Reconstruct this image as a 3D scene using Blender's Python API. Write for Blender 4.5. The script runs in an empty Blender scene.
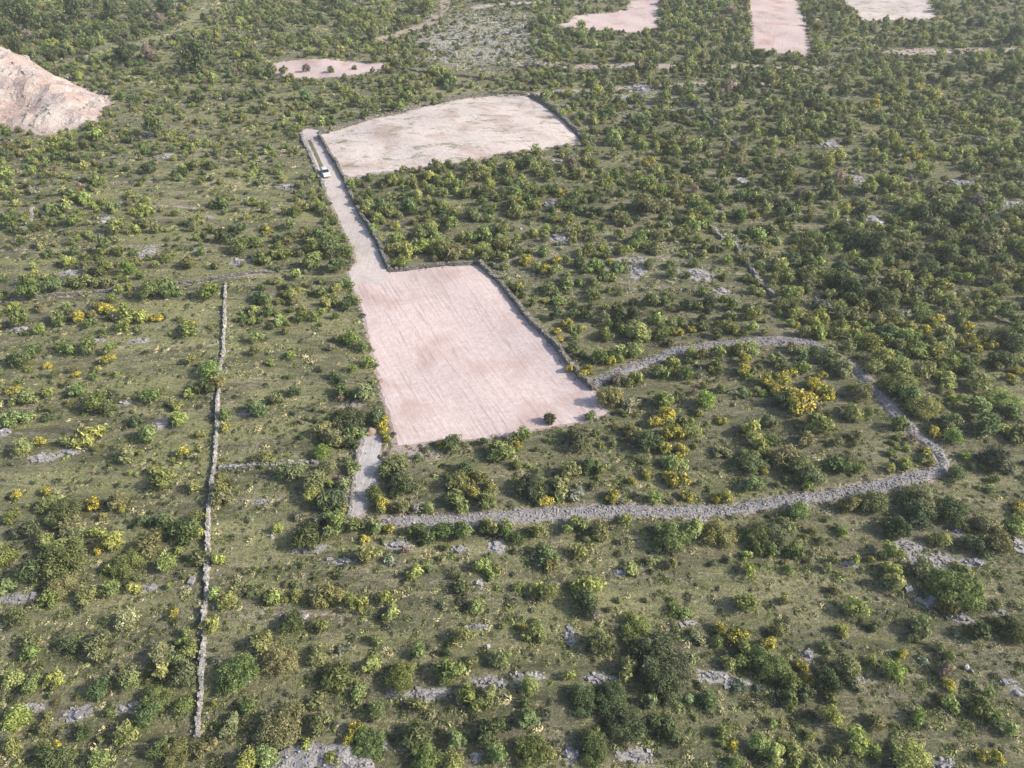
import bpy, math, random
import numpy as np
from math import radians, sin, cos, tan, pi, sqrt
from mathutils import Vector, Matrix, noise
from mathutils.geometry import delaunay_2d_cdt

random.seed(7)
RNG = np.random.default_rng(7)
SC = bpy.context.scene
COL = SC.collection

# ------------------------------------------------------------------ camera
H = 70.0
PITCH = radians(41.2)
FPX = 683.0
cam_d = bpy.data.cameras.new('camera')
cam = bpy.data.objects.new('camera', cam_d)
COL.objects.link(cam)
cam.location = (0, 0, H)
cam.rotation_euler = (radians(90) - PITCH, 0, 0)
cam_d.sensor_width = 36.0
cam_d.lens = FPX / 1024 * 36.0
cam_d.clip_start = 0.5
cam_d.clip_end = 9000
SC.camera = cam

# ------------------------------------------------------------------ light
SUN_EL, SUN_AZ = radians(33), radians(96)      # azimuth clockwise from +Y
w = bpy.data.worlds.new('World')
SC.world = w
w.use_nodes = True
nt = w.node_tree
bg = nt.nodes['Background']
sky = nt.nodes.new('ShaderNodeTexSky')
sky.sky_type = 'NISHITA'
sky.sun_disc = False
sky.sun_elevation = SUN_EL
sky.sun_rotation = SUN_AZ
sky.air_density = 1.0
sky.dust_density = 2.5
nt.links.new(sky.outputs[0], bg.inputs[0])
bg.inputs[1].default_value = 0.135
sd = bpy.data.lights.new('sun', 'SUN')
sd.energy = 3.9
sd.angle = radians(0.8)
sd.color = (1.0, 0.935, 0.835)
sun = bpy.data.objects.new('sun', sd)
COL.objects.link(sun)
sv = Vector((sin(SUN_AZ) * cos(SUN_EL), cos(SUN_AZ) * cos(SUN_EL), sin(SUN_EL)))
sun.rotation_euler = sv.to_track_quat('Z', 'Y').to_euler()
sun.location = (60, 30, 120)
vs = SC.view_settings
vs.view_transform = 'Standard'
vs.look = 'None'
vs.gamma = 1.0
vs.exposure = 0.62
vs.use_curve_mapping = False

# ------------------------------------------------------------------ helpers
def p2w(px, py, z=0.0):
    dx = (px - 512) / FPX
    dy = -(py - 384) / FPX
    d = Vector((dx, cos(PITCH) + dy * sin(PITCH), -sin(PITCH) + dy * cos(PITCH)))
    t = (z - H) / d.z
    return (d.x * t, d.y * t)

def w2p(x, y, z=0.0):
    vz = z - H
    dep = y * cos(PITCH) - vz * sin(PITCH)
    up = y * sin(PITCH) + vz * cos(PITCH)
    return 512 + FPX * x / dep, 384 - FPX * up / dep, dep

def gz(x, y):
    return (0.55 * np.sin(x * .061 + y * .043 + 1.0) + 0.45 * np.sin(-x * .037 + y * .097 + 2.3)
            + 0.22 * np.sin(x * .17 + 0.4) * np.sin(y * .21 + 1.1) + 0.12 * np.sin(x * .31 + y * .27))

def gzs(x, y):
    return float(gz(x, y))

def mesh_obj(name, verts, faces, mat=None, parent=None, link=True):
    me = bpy.data.meshes.new(name)
    me.from_pydata([tuple(v) for v in verts] if not isinstance(verts, np.ndarray) else verts.tolist(), [],
                   faces if isinstance(faces, list) else faces.tolist())
    me.update()
    if mat: me.materials.append(mat)
    o = bpy.data.objects.new(name, me)
    if link: COL.objects.link(o)
    if parent: o.parent = parent
    return o

def empty(name, loc, rz=0):
    o = bpy.data.objects.new(name, None)
    o.empty_display_size = .3
    o.location = loc
    o.rotation_euler = (0, 0, rz)
    COL.objects.link(o)
    return o

def tag(o, label=None, cat=None, group=None, kind=None):
    if label: o['label'] = label
    if cat: o['category'] = cat
    if group: o['group'] = group
    if kind: o['kind'] = kind
    return o

def fattr(me, name, vals, dom='POINT'):
    a = me.attributes.new(name, 'FLOAT', dom)
    a.data.foreach_set('value', np.asarray(vals, dtype=np.float32))

# ------------------------------------------------------------------ materials
class NT:
    def __init__(s, name):
        s.m = bpy.data.materials.new(name); s.m.use_nodes = True
        s.t = s.m.node_tree; s.t.nodes.clear()
        s.out = s.n('ShaderNodeOutputMaterial')
    def n(s, t, **k):
        o = s.t.nodes.new(t)
        for a, b in k.items(): setattr(o, a, b)
        return o
    def l(s, a, b): s.t.links.new(a, b)
    def pos(s, sx=1, sy=1, sz=1, rz=0):
        g = s.n('ShaderNodeNewGeometry')
        mp = s.n('ShaderNodeMapping')
        mp.inputs['Scale'].default_value = (sx, sy, sz)
        mp.inputs['Rotation'].default_value = (0, 0, rz)
        s.l(g.outputs['Position'], mp.inputs['Vector'])
        if rz:
            # rotate first, then scale
            mp.inputs['Scale'].default_value = (1, 1, 1)
            m2 = s.n('ShaderNodeMapping'); m2.inputs['Scale'].default_value = (sx, sy, sz)
            s.l(mp.outputs[0], m2.inputs['Vector'])
            return m2.outputs[0]
        return mp.outputs[0]
    def noise(s, vec, scale, detail=4, rough=.6, dist=0):
        o = s.n('ShaderNodeTexNoise'); o.inputs['Scale'].default_value = scale
        o.inputs['Detail'].default_value = detail; o.inputs['Roughness'].default_value = rough
        o.inputs['Distortion'].default_value = dist
        s.l(vec, o.inputs['Vector'])
        return o.outputs['Fac']
    def ramp(s, v, a, b, lo=0.0, hi=1.0):
        o = s.n('ShaderNodeMapRange'); o.interpolation_type = 'SMOOTHSTEP'
        o.inputs['From Min'].default_value = a; o.inputs['From Max'].default_value = b
        o.inputs['To Min'].default_value = lo; o.inputs['To Max'].default_value = hi
        s.l(v, o.inputs['Value'])
        return o.outputs[0]
    def mix(s, f, a, b, mode='MIX'):
        o = s.n('ShaderNodeMix', data_type='RGBA', blend_type=mode)
        for sock, v in ((o.inputs[0], f), (o.inputs[6], a), (o.inputs[7], b)):
            if isinstance(v, (int, float)): sock.default_value = v
            elif isinstance(v, tuple): sock.default_value = (*v, 1)
            else: s.l(v, sock)
        return o.outputs[2]
    def math(s, op, a, b=0.0):
        o = s.n('ShaderNodeMath', operation=op)
        for sock, v in ((o.inputs[0], a), (o.inputs[1], b)):
            if isinstance(v, (int, float)): sock.default_value = v
            else: s.l(v, sock)
        return o.outputs[0]
    def attr(s, name, typ='GEOMETRY', out='Fac'):
        o = s.n('ShaderNodeAttribute', attribute_name=name, attribute_type=typ)
        return o.outputs[out]
    def bsdf(s, col, rough=.9, bump=None, bs=.5, bd=.1, spec=.2, metal=0):
        p = s.n('ShaderNodeBsdfPrincipled')
        if isinstance(col, tuple): p.inputs['Base Color'].default_value = (*col, 1)
        else: s.l(col, p.inputs['Base Color'])
        p.inputs['Roughness'].default_value = rough
        p.inputs['Specular IOR Level'].default_value = spec
        p.inputs['Metallic'].default_value = metal
        if bump is not None:
            b = s.n('ShaderNodeBump'); b.inputs['Strength'].default_value = bs
            b.inputs['Distance'].default_value = bd
            s.l(bump, b.inputs['Height']); s.l(b.outputs[0], p.inputs['Normal'])
        s.l(p.outputs[0], s.out.inputs[0])
        return s.m

def mat_ground():
    s = NT('scrub_ground')
    P = s.pos()
    Pb = s.pos(.35, 1.0, 1)
    big = s.noise(Pb, .045, 4, .6)
    mid = s.noise(Pb, .28, 5, .65, .6)
    fine = s.noise(s.pos(.6, 1, 1), 2.2, 6, .75, .4)
    fine2 = s.noise(P, 5.5, 4, .8)
    straw = s.mix(s.ramp(fine, .35, .65), (.150, .134, .092), (.345, .315, .205))
    grn = s.mix(s.ramp(fine2, .3, .7), (.085, .092, .050), (.215, .222, .115))
    soil = s.mix(s.ramp(fine, .3, .7), (.12, .102, .085), (.27, .24, .215))
    c = s.mix(s.ramp(mid, .40, .60), grn, straw)
    c = s.mix(s.math('MULTIPLY', s.ramp(big, .45, .62), s.ramp(fine2, .25, .6)), c, grn)
    spec = s.noise(s.pos(.5, 1, 1), .55, 5, .7, .8)
    c = s.mix(s.ramp(spec, .55, .66, 0, .75), c, soil)
    k1 = s.noise(s.pos(.13, .85, 1), .55, 5, .72, .7)
    c = s.mix(s.math('MULTIPLY', s.ramp(k1, .52, .64, 0, .85), s.ramp(fine, .2, .6, .4, 1)), c, (.400, .368, .225))
    c = s.mix(s.math('MULTIPLY', s.ramp(k1, .46, .36, 0, .75), s.ramp(fine2, .2, .6, .4, 1)), c, (.070, .072, .048))
    k2 = s.noise(s.pos(.25, 1, 1), 1.3, 5, .8, .5)
    c = s.mix(s.ramp(k2, .56, .66, 0, .8), c, (.49, .45, .315))
    c = s.mix(s.ramp(k2, .45, .36, 0, .6), c, (.075, .068, .052))
    mb = s.noise(s.pos(.10, .55, 1), .35, 4, .7, .5)
    mf = s.math('MULTIPLY', s.attr('meadow'), s.ramp(mb, .44, .60))
    mf = s.math('MULTIPLY', mf, s.ramp(fine, .30, .58))
    c = s.mix(mf, c, (.375, .370, .175))
    # fine dark tufts and gaps
    c = s.mix(s.ramp(s.noise(P, 3.3, 5, .85), .50, .60, 0, .55), c, (.040, .045, .022))
    f4 = s.noise(s.pos(.8, 1.1, 1), 9, 4, .85, .3)
    c = s.mix(s.ramp(f4, .44, .60, .0, .6), c, (.045, .045, .028))
    c = s.mix(s.ramp(s.noise(s.pos(.7, 1.2, 1), 4.3, 4, .85), .57, .66, 0, .55), c, (.36, .335, .25))
    # lime stone specks
    stone = s.mix(fine2, (.30, .275, .26), (.50, .47, .455))
    rk = s.attr('rock')
    rn = s.math('ADD', rk, s.ramp(s.noise(P, .9, 6, .8, .5), .25, .8, -.55, .55))
    c = s.mix(s.ramp(rn, .42, .62), c, stone)
    st2 = s.noise(s.pos(.6, 1.4, 1), 1.6, 3, .6)
    st3 = s.noise(Pb, .12, 3, .6)
    c = s.mix(s.math('MULTIPLY', s.ramp(st2, .66, .71), s.ramp(st3, .48, .6, 0, .8)), c, stone)
    bare = s.attr('bare')
    bn = s.math('ADD', bare, s.ramp(s.noise(P, 1.3, 6, .8), .2, .8, -.5, .5))
    pale = s.mix(fine, (.33, .26, .235), (.50, .42, .39))
    c = s.mix(s.ramp(bn, .45, .62), c, pale)
    h = s.math('ADD', s.math('MULTIPLY', fine, .6), s.math('MULTIPLY', fine2, .4))
    return s.bsdf(c, .95, h, 1.0, .45, .1)

def mat_plot(name, a, b, red, weed=0.0, rz=0.0, streak=.5):
    s = NT(name)
    P = s.pos()
    L = s.pos(2.2, .09, 1, rz)
    st = s.noise(L, 1.0, 5, .7, .15)
    st2 = s.noise(s.pos(4.5, .3, 1, rz), 1.0, 4, .7)
    n1 = s.noise(P, .11, 4, .6, .4)
    n2 = s.noise(P, 1.4, 6, .75)
    n3 = s.noise(P, 6, 4, .8)
    c = s.mix(s.ramp(n2, .3, .7), b, a)
    c = s.mix(s.math('MULTIPLY', s.ramp(n1, .48, .68), s.ramp(n2, .2, .7, .35, 1)), c, red)
    c = s.mix(s.math('MULTIPLY', s.ramp(st, .52, .66), streak), c, tuple(v * .62 for v in red))
    c = s.mix(s.math('MULTIPLY', s.ramp(st2, .55, .7), streak * .8), c, tuple(min(.8, v * 1.25) for v in a))
    xg = s.noise(s.pos(.35, 3.2, 1, rz), 1.0, 4, .75)
    c = s.mix(s.ramp(xg, .54, .66, 0, .45), c, tuple(v * .8 for v in b))
    c = s.mix(s.ramp(n3, .6, .75, 0, .5), c, tuple(min(.75, v * 1.3) for v in a))
    if weed:
        wn = s.noise(s.pos(.5, 1, 1), .3, 6, .85, .5)
        wf = s.math('MULTIPLY', s.ramp(wn, .52, .62), s.ramp(n3, .3, .55))
        c = s.mix(s.math('MULTIPLY', wf, weed), c, (.10, .115, .04))
        c = s.mix(s.ramp(s.noise(s.pos(.3, 1.2, 1), .5, 5, .8), .58, .68, 0, weed * .7), c, (.15, .12, .085))
    h = s.math('ADD', s.math('MULTIPLY', st, .6), s.math('MULTIPLY', n2, .5))
    return s.bsdf(c, .95, h, .7, .22, .1)

def mat_stone(name, lo, hi, lich=.3):
    s = NT(name)
    P = s.pos()
    sh = s.attr('shade')
    n = s.noise(P, 5, 5, .7)
    c = s.mix(sh, lo, hi)
    c = s.mix(s.ramp(n, .35, .7, 0, .5), c, tuple(v * .55 for v in lo))
    c = s.mix(s.ramp(s.noise(P, 1.1, 4, .7), .55, .7, 0, lich), c, (.12, .125, .075))
    c = s.mix(s.ramp(s.noise(s.pos(1, 2, 1), 2.6, 6, .85, .6), .49, .57, 0, .8), c, (.11, .108, .085))
    return s.bsdf(c, .92, n, .8, .12, .15)

def mat_leaf(name, inst):
    s = NT(name)
    if inst: base = s.attr('tint', 'INSTANCER', 'Color')
    else:
        oi = s.n('ShaderNodeObjectInfo'); base = oi.outputs['Color']
    lv = s.attr('lv')
    hsv = s.n('ShaderNodeHueSaturation')
    s.l(s.ramp(lv, 0, 1, .506, .492), hsv.inputs['Hue'])
    s.l(s.ramp(lv, 0, 1, .46, 1.75), hsv.inputs['Value'])
    hsv.inputs['Saturation'].default_value = 1.0
    s.l(base, hsv.inputs['Color'])
    d = s.n('ShaderNodeBsdfPrincipled'); d.inputs['Roughness'].default_value = .75
    d.inputs['Specular IOR Level'].default_value = .25
    s.l(hsv.outputs[0], d.inputs['Base Color'])
    t = s.n('ShaderNodeBsdfTranslucent'); s.l(hsv.outputs[0], t.inputs[0])
    mx = s.n('ShaderNodeMixShader'); mx.inputs[0].default_value = .28
    s.l(d.outputs[0], mx.inputs[1]); s.l(t.outputs[0], mx.inputs[2])
    s.l(mx.outputs[0], s.out.inputs[0])
    return s.m

def plain(name, col, rough=.6, spec=.4, metal=0, var=.15, sc=3):
    s = NT(name)
    n = s.noise(s.pos(), sc, 4, .6)
    c = s.mix(n, tuple(v * (1 - var) for v in col), tuple(min(1, v * (1 + var)) for v in col))
    return s.bsdf(c, rough, None, spec=spec, metal=metal)

M_LEAF = mat_leaf('foliage', False)
M_LEAFI = mat_leaf('foliage_mass', True)
M_BLOOM = plain('yellow_blossom', (.84, .64, .07), .7, .2, var=.14, sc=5)
M_BLOOMI = M_BLOOM
M_STEM = plain('woody_stem', (.13, .10, .075), .9, .1)
M_WALL = mat_stone('dry_stone', (.22, .205, .19), (.50, .475, .44), .35)
M_WALLL = mat_stone('pale_dry_stone', (.30, .285, .265), (.64, .61, .575), .2)
M_WALLD = mat_stone('weathered_dry_stone', (.17, .155, .135), (.36, .335, .30), .4)
M_RUB = mat_stone('rubble_stone', (.27, .25, .25), (.52, .495, .50), .10)
M_ROCK = mat_stone('limestone', (.28, .26, .262), (.56, .535, .545), .12)

# ------------------------------------------------------------------ outlines traced from the photograph (pixels -> ground)
PLOTS = {
 'main': [(352,283),(386,272),(430,268),(480,265),(500,283),(520,305),(545,331),(568,356),(590,379),(607,411),(585,419),(555,424),(520,432),(480,437),(440,441),(397,447),(393,425),(383,395),(373,352),(363,312)],
 'track': [(299,131),(306,127),(318,129),(320,138),(333,160),(347,188),(356,206),(368,228),(377,248),(388,274),(388,282),(352,285),(349,272),(357,262),(352,246),(343,226),(330,197),(316,168),(307,150)],
 'upper': [(319,134),(340,129),(380,119),(430,107),(470,97),(490,94),(525,95),(545,107),(568,126),(583,142),(545,148),(500,155),(460,164),(420,167),(385,171),(352,175),(341,172),(330,152)],
 'farred': [(268,65),(285,61),(330,62),(380,66),(386,70),(370,76),(345,80),(300,80),(277,77)],
 'far2': [(560,26),(580,15),(612,11),(630,8),(628,-14),(658,-14),(657,15),(654,34),(630,33),(600,31)],
 'far3': [(744,-25),(786,-25),(796,0),(808,48),(806,54),(780,50),(755,47),(750,10)],
 'far4': [(838,-20),(918,-20),(926,0),(933,17),(900,20),(866,21),(850,8)],
 'strip': [(364,430),(378,428),(381,450),(375,490),(364,523),(349,523),(353,490),(358,460)],
 'heap': [(-60,40),(0,53),(60,78),(113,103),(95,125),(50,134),(0,133),(-60,135)],
}
WP = {k: np.array([p2w(*q) for q in v]) for k, v in PLOTS.items()}
LOOP = [(588,384),(605,376),(632,366),(655,358),(676,350),(705,347),(740,344),(775,344),(808,347),(835,361),(858,379),(877,400),(897,422),(918,440),(936,452),(944,464),(938,472),(920,478),(880,487),(830,495),(780,501),(730,508),(680,511),(630,510),(580,512),(530,517),(480,521),(430,524),(384,525)]
LOOPW = np.array([p2w(*q) for q in LOOP])

def sdf_poly(P, x, y):
    """signed distance (negative inside), numpy arrays"""
    d = np.full(x.shape, 1e9); inside = np.zeros(x.shape, bool)
    n = len(P)
    for i in range(n):
        ax, ay = P[i]; bx, by = P[(i + 1) % n]
        ex, ey = bx - ax, by - ay
        t = np.clip(((x - ax) * ex + (y - ay) * ey) / (ex * ex + ey * ey + 1e-9), 0, 1)
        d = np.minimum(d, (x - ax - t * ex) ** 2 + (y - ay - t * ey) ** 2)
        c = ((ay <= y) != (by <= y)) & (x < (bx - ax) * (y - ay) / (by - ay + 1e-12) + ax)
        inside ^= c
    d = np.sqrt(d)
    return np.where(inside, -d, d)

def dist_line(P, x, y):
    d = np.full(x.shape, 1e9)
    for i in range(len(P) - 1):
        ax, ay = P[i]; bx, by = P[i + 1]
        ex, ey = bx - ax, by - ay
        t = np.clip(((x - ax) * ex + (y - ay) * ey) / (ex * ex + ey * ey + 1e-9), 0, 1)
        d = np.minimum(d, (x - ax - t * ex) ** 2 + (y - ay - t * ey) ** 2)
    return np.sqrt(d)

#@@ outcrops: cx cy w h (pixels)
OUT = [tuple(map(float, l.split())) for l in """240 264 20 8
200 252 11 6
148 254 16 12
72 274 30 6
285 184 18 4
40 456 28 10
70 450 30 6
160 424 14 11
3 430 16 6
125 404 13 4
248 413 16 5
310 553 34 9
345 566 24 6
400 550 26 10
497 549 20 14
460 553 20 6
908 544 34 13
932 558 42 15
975 560 28 10
1018 546 16 16
958 530 14 12
16 599 44 9
77 714 28 16
125 710 26 7
33 706 26 8
152 591 18 6
194 585 8 12
394 693 16 14
425 694 60 11
490 683 48 9
479 586 13 6
480 628 34 5
385 745 12 9
475 757 12 9
532 676 34 7
600 677 38 10
638 754 38 14
570 755 15 17
570 636 14 20
716 672 36 12
740 677 32 10
932 599 22 10
965 616 26 8
1005 616 18 14
913 586 10 9
811 650 12 14
858 677 22 6
1008 680 22 6
1021 690 12 9
947 763 20 14
637 273 14 14
700 276 26 12
722 291 18 7
632 262 34 4
560 242 20 8
555 205 22 6
622 98 16 8
642 90 22 9
875 218 15 10
1011 205 28 6
1000 215 18 4
900 350 9 14
830 145 18 6
855 181 15 8
745 182 15 8
165 158 20 3
150 133 20 3
700 520 34 5
20 330 26 4
52 120 1 1
110 222 20 4
95 345 24 4
560 160 14 3
960 185 24 4
790 215 16 5
205 216 20 3
140 345 20 4
262 505 22 4
300 620 16 4
690 620 18 4
850 560 20 4
620 570 20 4""".split('\n')]
OUT = [o for o in OUT if o[2] > 2]

# ------------------------------------------------------------------ ground
def axis(segs):
    out = [segs[0][0]]
    for a, b, st in segs:
        n = max(1, int(round((b - a) / st)))
        out += list(a + (b - a) * (np.arange(1, n + 1) / n))
    return np.array(out)
gx = axis([(-3000,-700,230),(-700,-330,20),(-330,-120,2.2),(-120,120,.75),(120,330,2.2),(330,700,20),(700,3000,230)])
gy = axis([(-2500,-300,220),(-300,-10,12),(-10,130,.75),(130,260,1.3),(260,450,2.2),(450,900,20),(900,3500,260)])
GX, GY = np.meshgrid(gx, gy)
X, Y = GX.ravel(), GY.ravel()
fine_n = 0.05 * np.sin(X * 1.3 + 2 * np.sin(Y * .7)) * np.sin(Y * 1.7 + 1.5 * np.sin(X * .6))
bare = np.full(X.shape, -1.0)
near = (np.abs(X) < 400) & (Y > -20) & (Y < 500)
Xn, Yn = X[near], Y[near]
b = np.full(Xn.shape, 0.0)
for k, P in WP.items():
    d = sdf_poly(P, Xn, Yn)
    wdt = .9 if k in ('main', 'track', 'strip') else 2.2
    b = np.maximum(b, np.clip(1.0 - np.maximum(d, 0) / wdt, 0, 1))
# loose dirt along the loop and the ragged lower-left edge of the plot
for q, r in (((425, 452), 4.5), ((400, 448), 3), ((350, 405), 3), ((690,345),0)):
    cx, cy = p2w(*q)
    if r: b = np.maximum(b, np.clip(1.05 - np.hypot(Xn - cx, (Yn - cy) * 1.3) / r, 0, .75))
d = dist_line(LOOPW, Xn, Yn); b = np.maximum(b, np.clip(.62 - np.maximum(d - .9, 0) / 1.6, 0, 1))
def line_w(pts): return np.array([p2w(*q) for q in pts])
GT = line_w([(60,66),(112,53),(140,44),(165,36),(188,24),(205,8),(212,-15)])
b = np.maximum(b, np.clip(.47 - np.maximum(dist_line(GT, Xn, Yn) - 1.2, 0) / 4, 0, .40))
for pts, w_, mx_ in (([(478,10),(500,5),(540,3),(580,1)],3.0,.8), ([(893,55),(940,53),(1000,50),(1060,49)],3.2,.85),
                     ([(500,93),(560,89),(640,87),(745,86),(800,88)],1.1,.95), ([(120,108),(156,94),(280,70)],0,0),
                     ([(520,64),(600,66),(690,67),(770,64),(840,68)],2.0,.75), ([(0,303),(140,292),(260,277),(350,262)],.5,.62),
                     ([(0,362),(120,352),(222,347)],.3,.52),([(0,214),(110,209),(220,206),(300,207)],.4,.56),([(60,187),(180,184),(300,183)],.4,.55),([(0,250),(100,247),(200,245)],.35,.54),([(80,160),(200,157),(290,155)],.4,.56),([(230,505),(300,503),(350,500)],.3,.52),([(230,620),(300,616),(370,625)],.3,.5)):
    if w_: b = np.maximum(b, np.clip(mx_ - np.maximum(dist_line(line_w(pts), Xn, Yn) - w_, 0) / 1.5, 0, 1))
bare[near] = b
rock = np.zeros(X.shape); rk = np.zeros(Xn.shape)
OUTW = []
for (cx, cy, w_, h_) in OUT:
    x0, y0 = p2w(cx, cy); s_ = FPX / w2p(x0, y0)[2]
    y1 = p2w(cx, cy - h_ / 2)[1]; y2 = p2w(cx, cy + h_ / 2)[1]
    hw, hh = w_ / 2 / s_, (y1 - y2) / 2
    OUTW.append((x0, (y1 + y2) / 2, hw, hh, cx, cy))
    rr = np.sqrt(((Xn - x0) / (hw * 1.35)) ** 2 + ((Yn - (y1 + y2) / 2) / (hh * 1.35)) ** 2)
    rk = np.maximum(rk, np.clip(1.35 - rr, 0, 1))
# stony slope far behind the upper field
cx, cy = p2w(480, 38)
rr = np.sqrt(((Xn - cx) / 34) ** 2 + ((Yn - cy) / 38) ** 2); rk = np.maximum(rk, np.clip(1.25 - rr, 0, .62))
cx, cy = p2w(590, 262)
rr = np.sqrt(((Xn - cx) / 22) ** 2 + ((Yn - cy) / 14) ** 2); rk = np.maximum(rk, np.clip(1.2 - rr, 0, .36))
cx, cy = p2w(640, 100)
rr = np.sqrt(((Xn - cx) / 34) ** 2 + ((Yn - cy) / 20) ** 2); rk = np.maximum(rk, np.clip(1.2 - rr, 0, .42))
rock[near] = rk
Z = gz(X, Y) + fine_n * np.clip(1 - bare * 3, 0, 1)
far = np.clip((np.hypot(X, Y) - 600) / 400, 0, 1); Z = Z * (1 - far)
me = bpy.data.meshes.new('ground')
nx, ny = len(gx), len(gy)
idx = np.arange(nx * ny).reshape(ny, nx)
F = np.stack([idx[:-1, :-1], idx[:-1, 1:], idx[1:, 1:], idx[1:, :-1]], -1).reshape(-1, 4)
me.vertices.add(nx * ny); me.vertices.foreach_set('co', np.stack([X, Y, Z], 1).astype(np.float32).ravel())
me.loops.add(F.size); me.loops.foreach_set('vertex_index', F.ravel().astype(np.int32))
me.polygons.add(len(F)); me.polygons.foreach_set('loop_start', np.arange(0, F.size, 4, dtype=np.int32))
me.update(calc_edges=True)
me.shade_smooth()
fattr(me, 'bare', bare); fattr(me, 'rock', rock)
mead = np.full(X.shape, .35); mn = np.zeros(Xn.shape) + .35
for mx_, my_, ra, rb_, st_ in ((140, 400, 40, 50, .95), (160, 230, 70, 60, .9), (330, 590, 26, 12, .9), (620, 590, 25, 10, .8), (450, 88, 90, 16, 1.0), (300, 90, 60, 30, .9), (165, 32, 30, 60, 1.0), (905, 30, 40, 40, .8), (950, 110, 50, 60, .6), (770, 600, 20, 14, .7)):
    ax_, ay_ = p2w(mx_, my_); q_ = np.sqrt(((Xn - ax_) / ra) ** 2 + ((Yn - ay_) / rb_) ** 2); mn = np.maximum(mn, st_ * np.clip(1.5 - q_, 0, 1))
mn = np.maximum(mn, np.clip(1.7 - np.maximum(dist_line(GT, Xn, Yn) - 2, 0) / 5, 0, 1.7)); mead[near] = mn; fattr(me, 'meadow', mead)
me.materials.append(mat_ground())
ground = bpy.data.objects.new('ground', me); COL.objects.link(ground)
tag(ground, 'dry grassy scrubland ground with stony patches', 'ground', kind='structure')

# ------------------------------------------------------------------ plots and track (sheets lying on the ground)
def sheet(name, P, mat, lift, jit=.25, step=1.0, label=None, seed=0, heave=0.0):
    rg = random.Random(seed)
    B = []
    n = len(P)
    for i in range(n):
        a = Vector(P[i]); c = Vector(P[(i + 1) % n]); L = (c - a).length
        m = max(1, int(L / .45)); nrm = Vector((-(c - a).y, (c - a).x)).normalized()
        for k in range(m):
            p = a.lerp(c, k / m)
            o = (noise.noise((p.x * .5, p.y * .5, seed)) * 1.4 + noise.noise((p.x * 2, p.y * 2, seed + 5)) * .8) * jit * 2
            if k: p = p + nrm * o
            B.append(p)
    x0, y0 = min(p.x for p in B), min(p.y for p in B); x1, y1 = max(p.x for p in B), max(p.y for p in B)
    xs, ys = np.meshgrid(np.arange(x0, x1, step), np.arange(y0, y1, step))
    xs, ys = xs.ravel(), ys.ravel()
    dd = sdf_poly(np.array([tuple(p) for p in B]), xs, ys)
    pts = B + [Vector((float(a), float(c))) for a, c, d_ in zip(xs, ys, dd) if d_ < -.5]
    m = len(B)
    vo, _, fo, *_ = delaunay_2d_cdt(pts, [], [list(range(m))], 1, 1e-5)
    verts = [(v.x, v.y, gzs(v.x, v.y) + lift + heave * noise.noise((v.x * .5, v.y * .5, 3))) for v in vo]
    faces = [tuple(f) for f in fo]
    # skirt: the outline drops below the ground
    from collections import Counter
    ec = Counter()
    for f in faces:
        for i in range(len(f)): ec[tuple(sorted((f[i], f[(i + 1) % len(f)])))] += 1
    low = {}
    for f in list(faces):
        for i in range(len(f)):
            a, c = f[i], f[(i + 1) % len(f)]
            if ec[tuple(sorted((a, c)))] == 1:
                for q in (a, c):
                    if q not in low:
                        v = verts[q]; low[q] = len(verts); verts.append((v[0], v[1], v[2] - .25 - lift)); verts.append(v)
                faces.append((low[c] + 1, low[a] + 1, low[a], low[c]))
    o = mesh_obj(name, verts, faces, mat); o.data.shade_smooth()
    tag(o, label, 'cleared ground' if 'plot' in name or 'field' in name else name.replace('_', ' '), kind='structure')
    return o
def dirz(k, i, j):
    a, c = WP[k][i], WP[k][j]; return math.atan2(c[0] - a[0], c[1] - a[1])   # rotation so that local Y follows the edge
M_MAIN = mat_plot('pink_rubble_soil', (.59,.495,.475), (.48,.385,.365), (.44,.325,.295), 0, dirz('main', 9, 3), .45)
M_TRACK = mat_plot('track_gravel', (.54,.48,.455), (.44,.385,.36), (.36,.31,.28), 0, 0, .15)
M_UPPER = mat_plot('weedy_pale_soil', (.60,.535,.50), (.50,.425,.39), (.40,.30,.26), .85, dirz('upper', 17, 0), .25)
M_FAR = mat_plot('far_pink_soil', (.58,.48,.46), (.48,.375,.35), (.42,.27,.235), .1, dirz('far3', 5, 1), .3)
M_GREY = mat_plot('grey_gravel', (.50,.47,.47), (.34,.315,.315), (.28,.26,.25), .15, 0, .2)
sheet('cleared_plot', WP['main'], M_MAIN, .03, .13, 1, 'bare pinkish plot of raked soil in the middle', 1)
sheet('track', WP['track'], M_TRACK, .038, .10, 1, 'pale gravel track leading to the pink plot', 2)
sheet('cleared_field', WP['upper'], M_UPPER, .05, .28, 1.2, 'whitish weedy field beyond the track end', 3)
sheet('cleared_field', WP['farred'], M_FAR, .06, 1.0, 1.5, 'narrow far strip of bare pink soil with a few bushes', 4)
sheet('cleared_field', WP['far2'], M_FAR, .06, 1.3, 2, 'far reddish bare patch below a pale path', 5)
sheet('cleared_plot', WP['far3'], M_FAR, .06, .35, 2, 'far pale pink rectangular plot at the top edge', 6)
sheet('cleared_field', WP['far4'], M_UPPER, .06, 1.2, 2, 'far whitish plot at the top edge, right one', 7)
sheet('gravel_strip', WP['strip'], M_GREY, .055, .3, .8, 'short grey gravel strip below the brown soil pile', 8)
def ribbon(name, pts, wdt, mat, lift, label, seed):
    P = line_w(pts); L, R = [], []
    for i in range(len(P)):
        t = P[min(i + 1, len(P) - 1)] - P[max(i - 1, 0)]; t /= np.hypot(*t); n_ = np.array((-t[1], t[0])) * wdt / 2
        L.append(tuple(P[i] + n_)); R.append(tuple(P[i] - n_))
    sheet(name, np.array(L + R[::-1]), mat, lift, wdt * .08, 1.5, label, seed)
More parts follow.
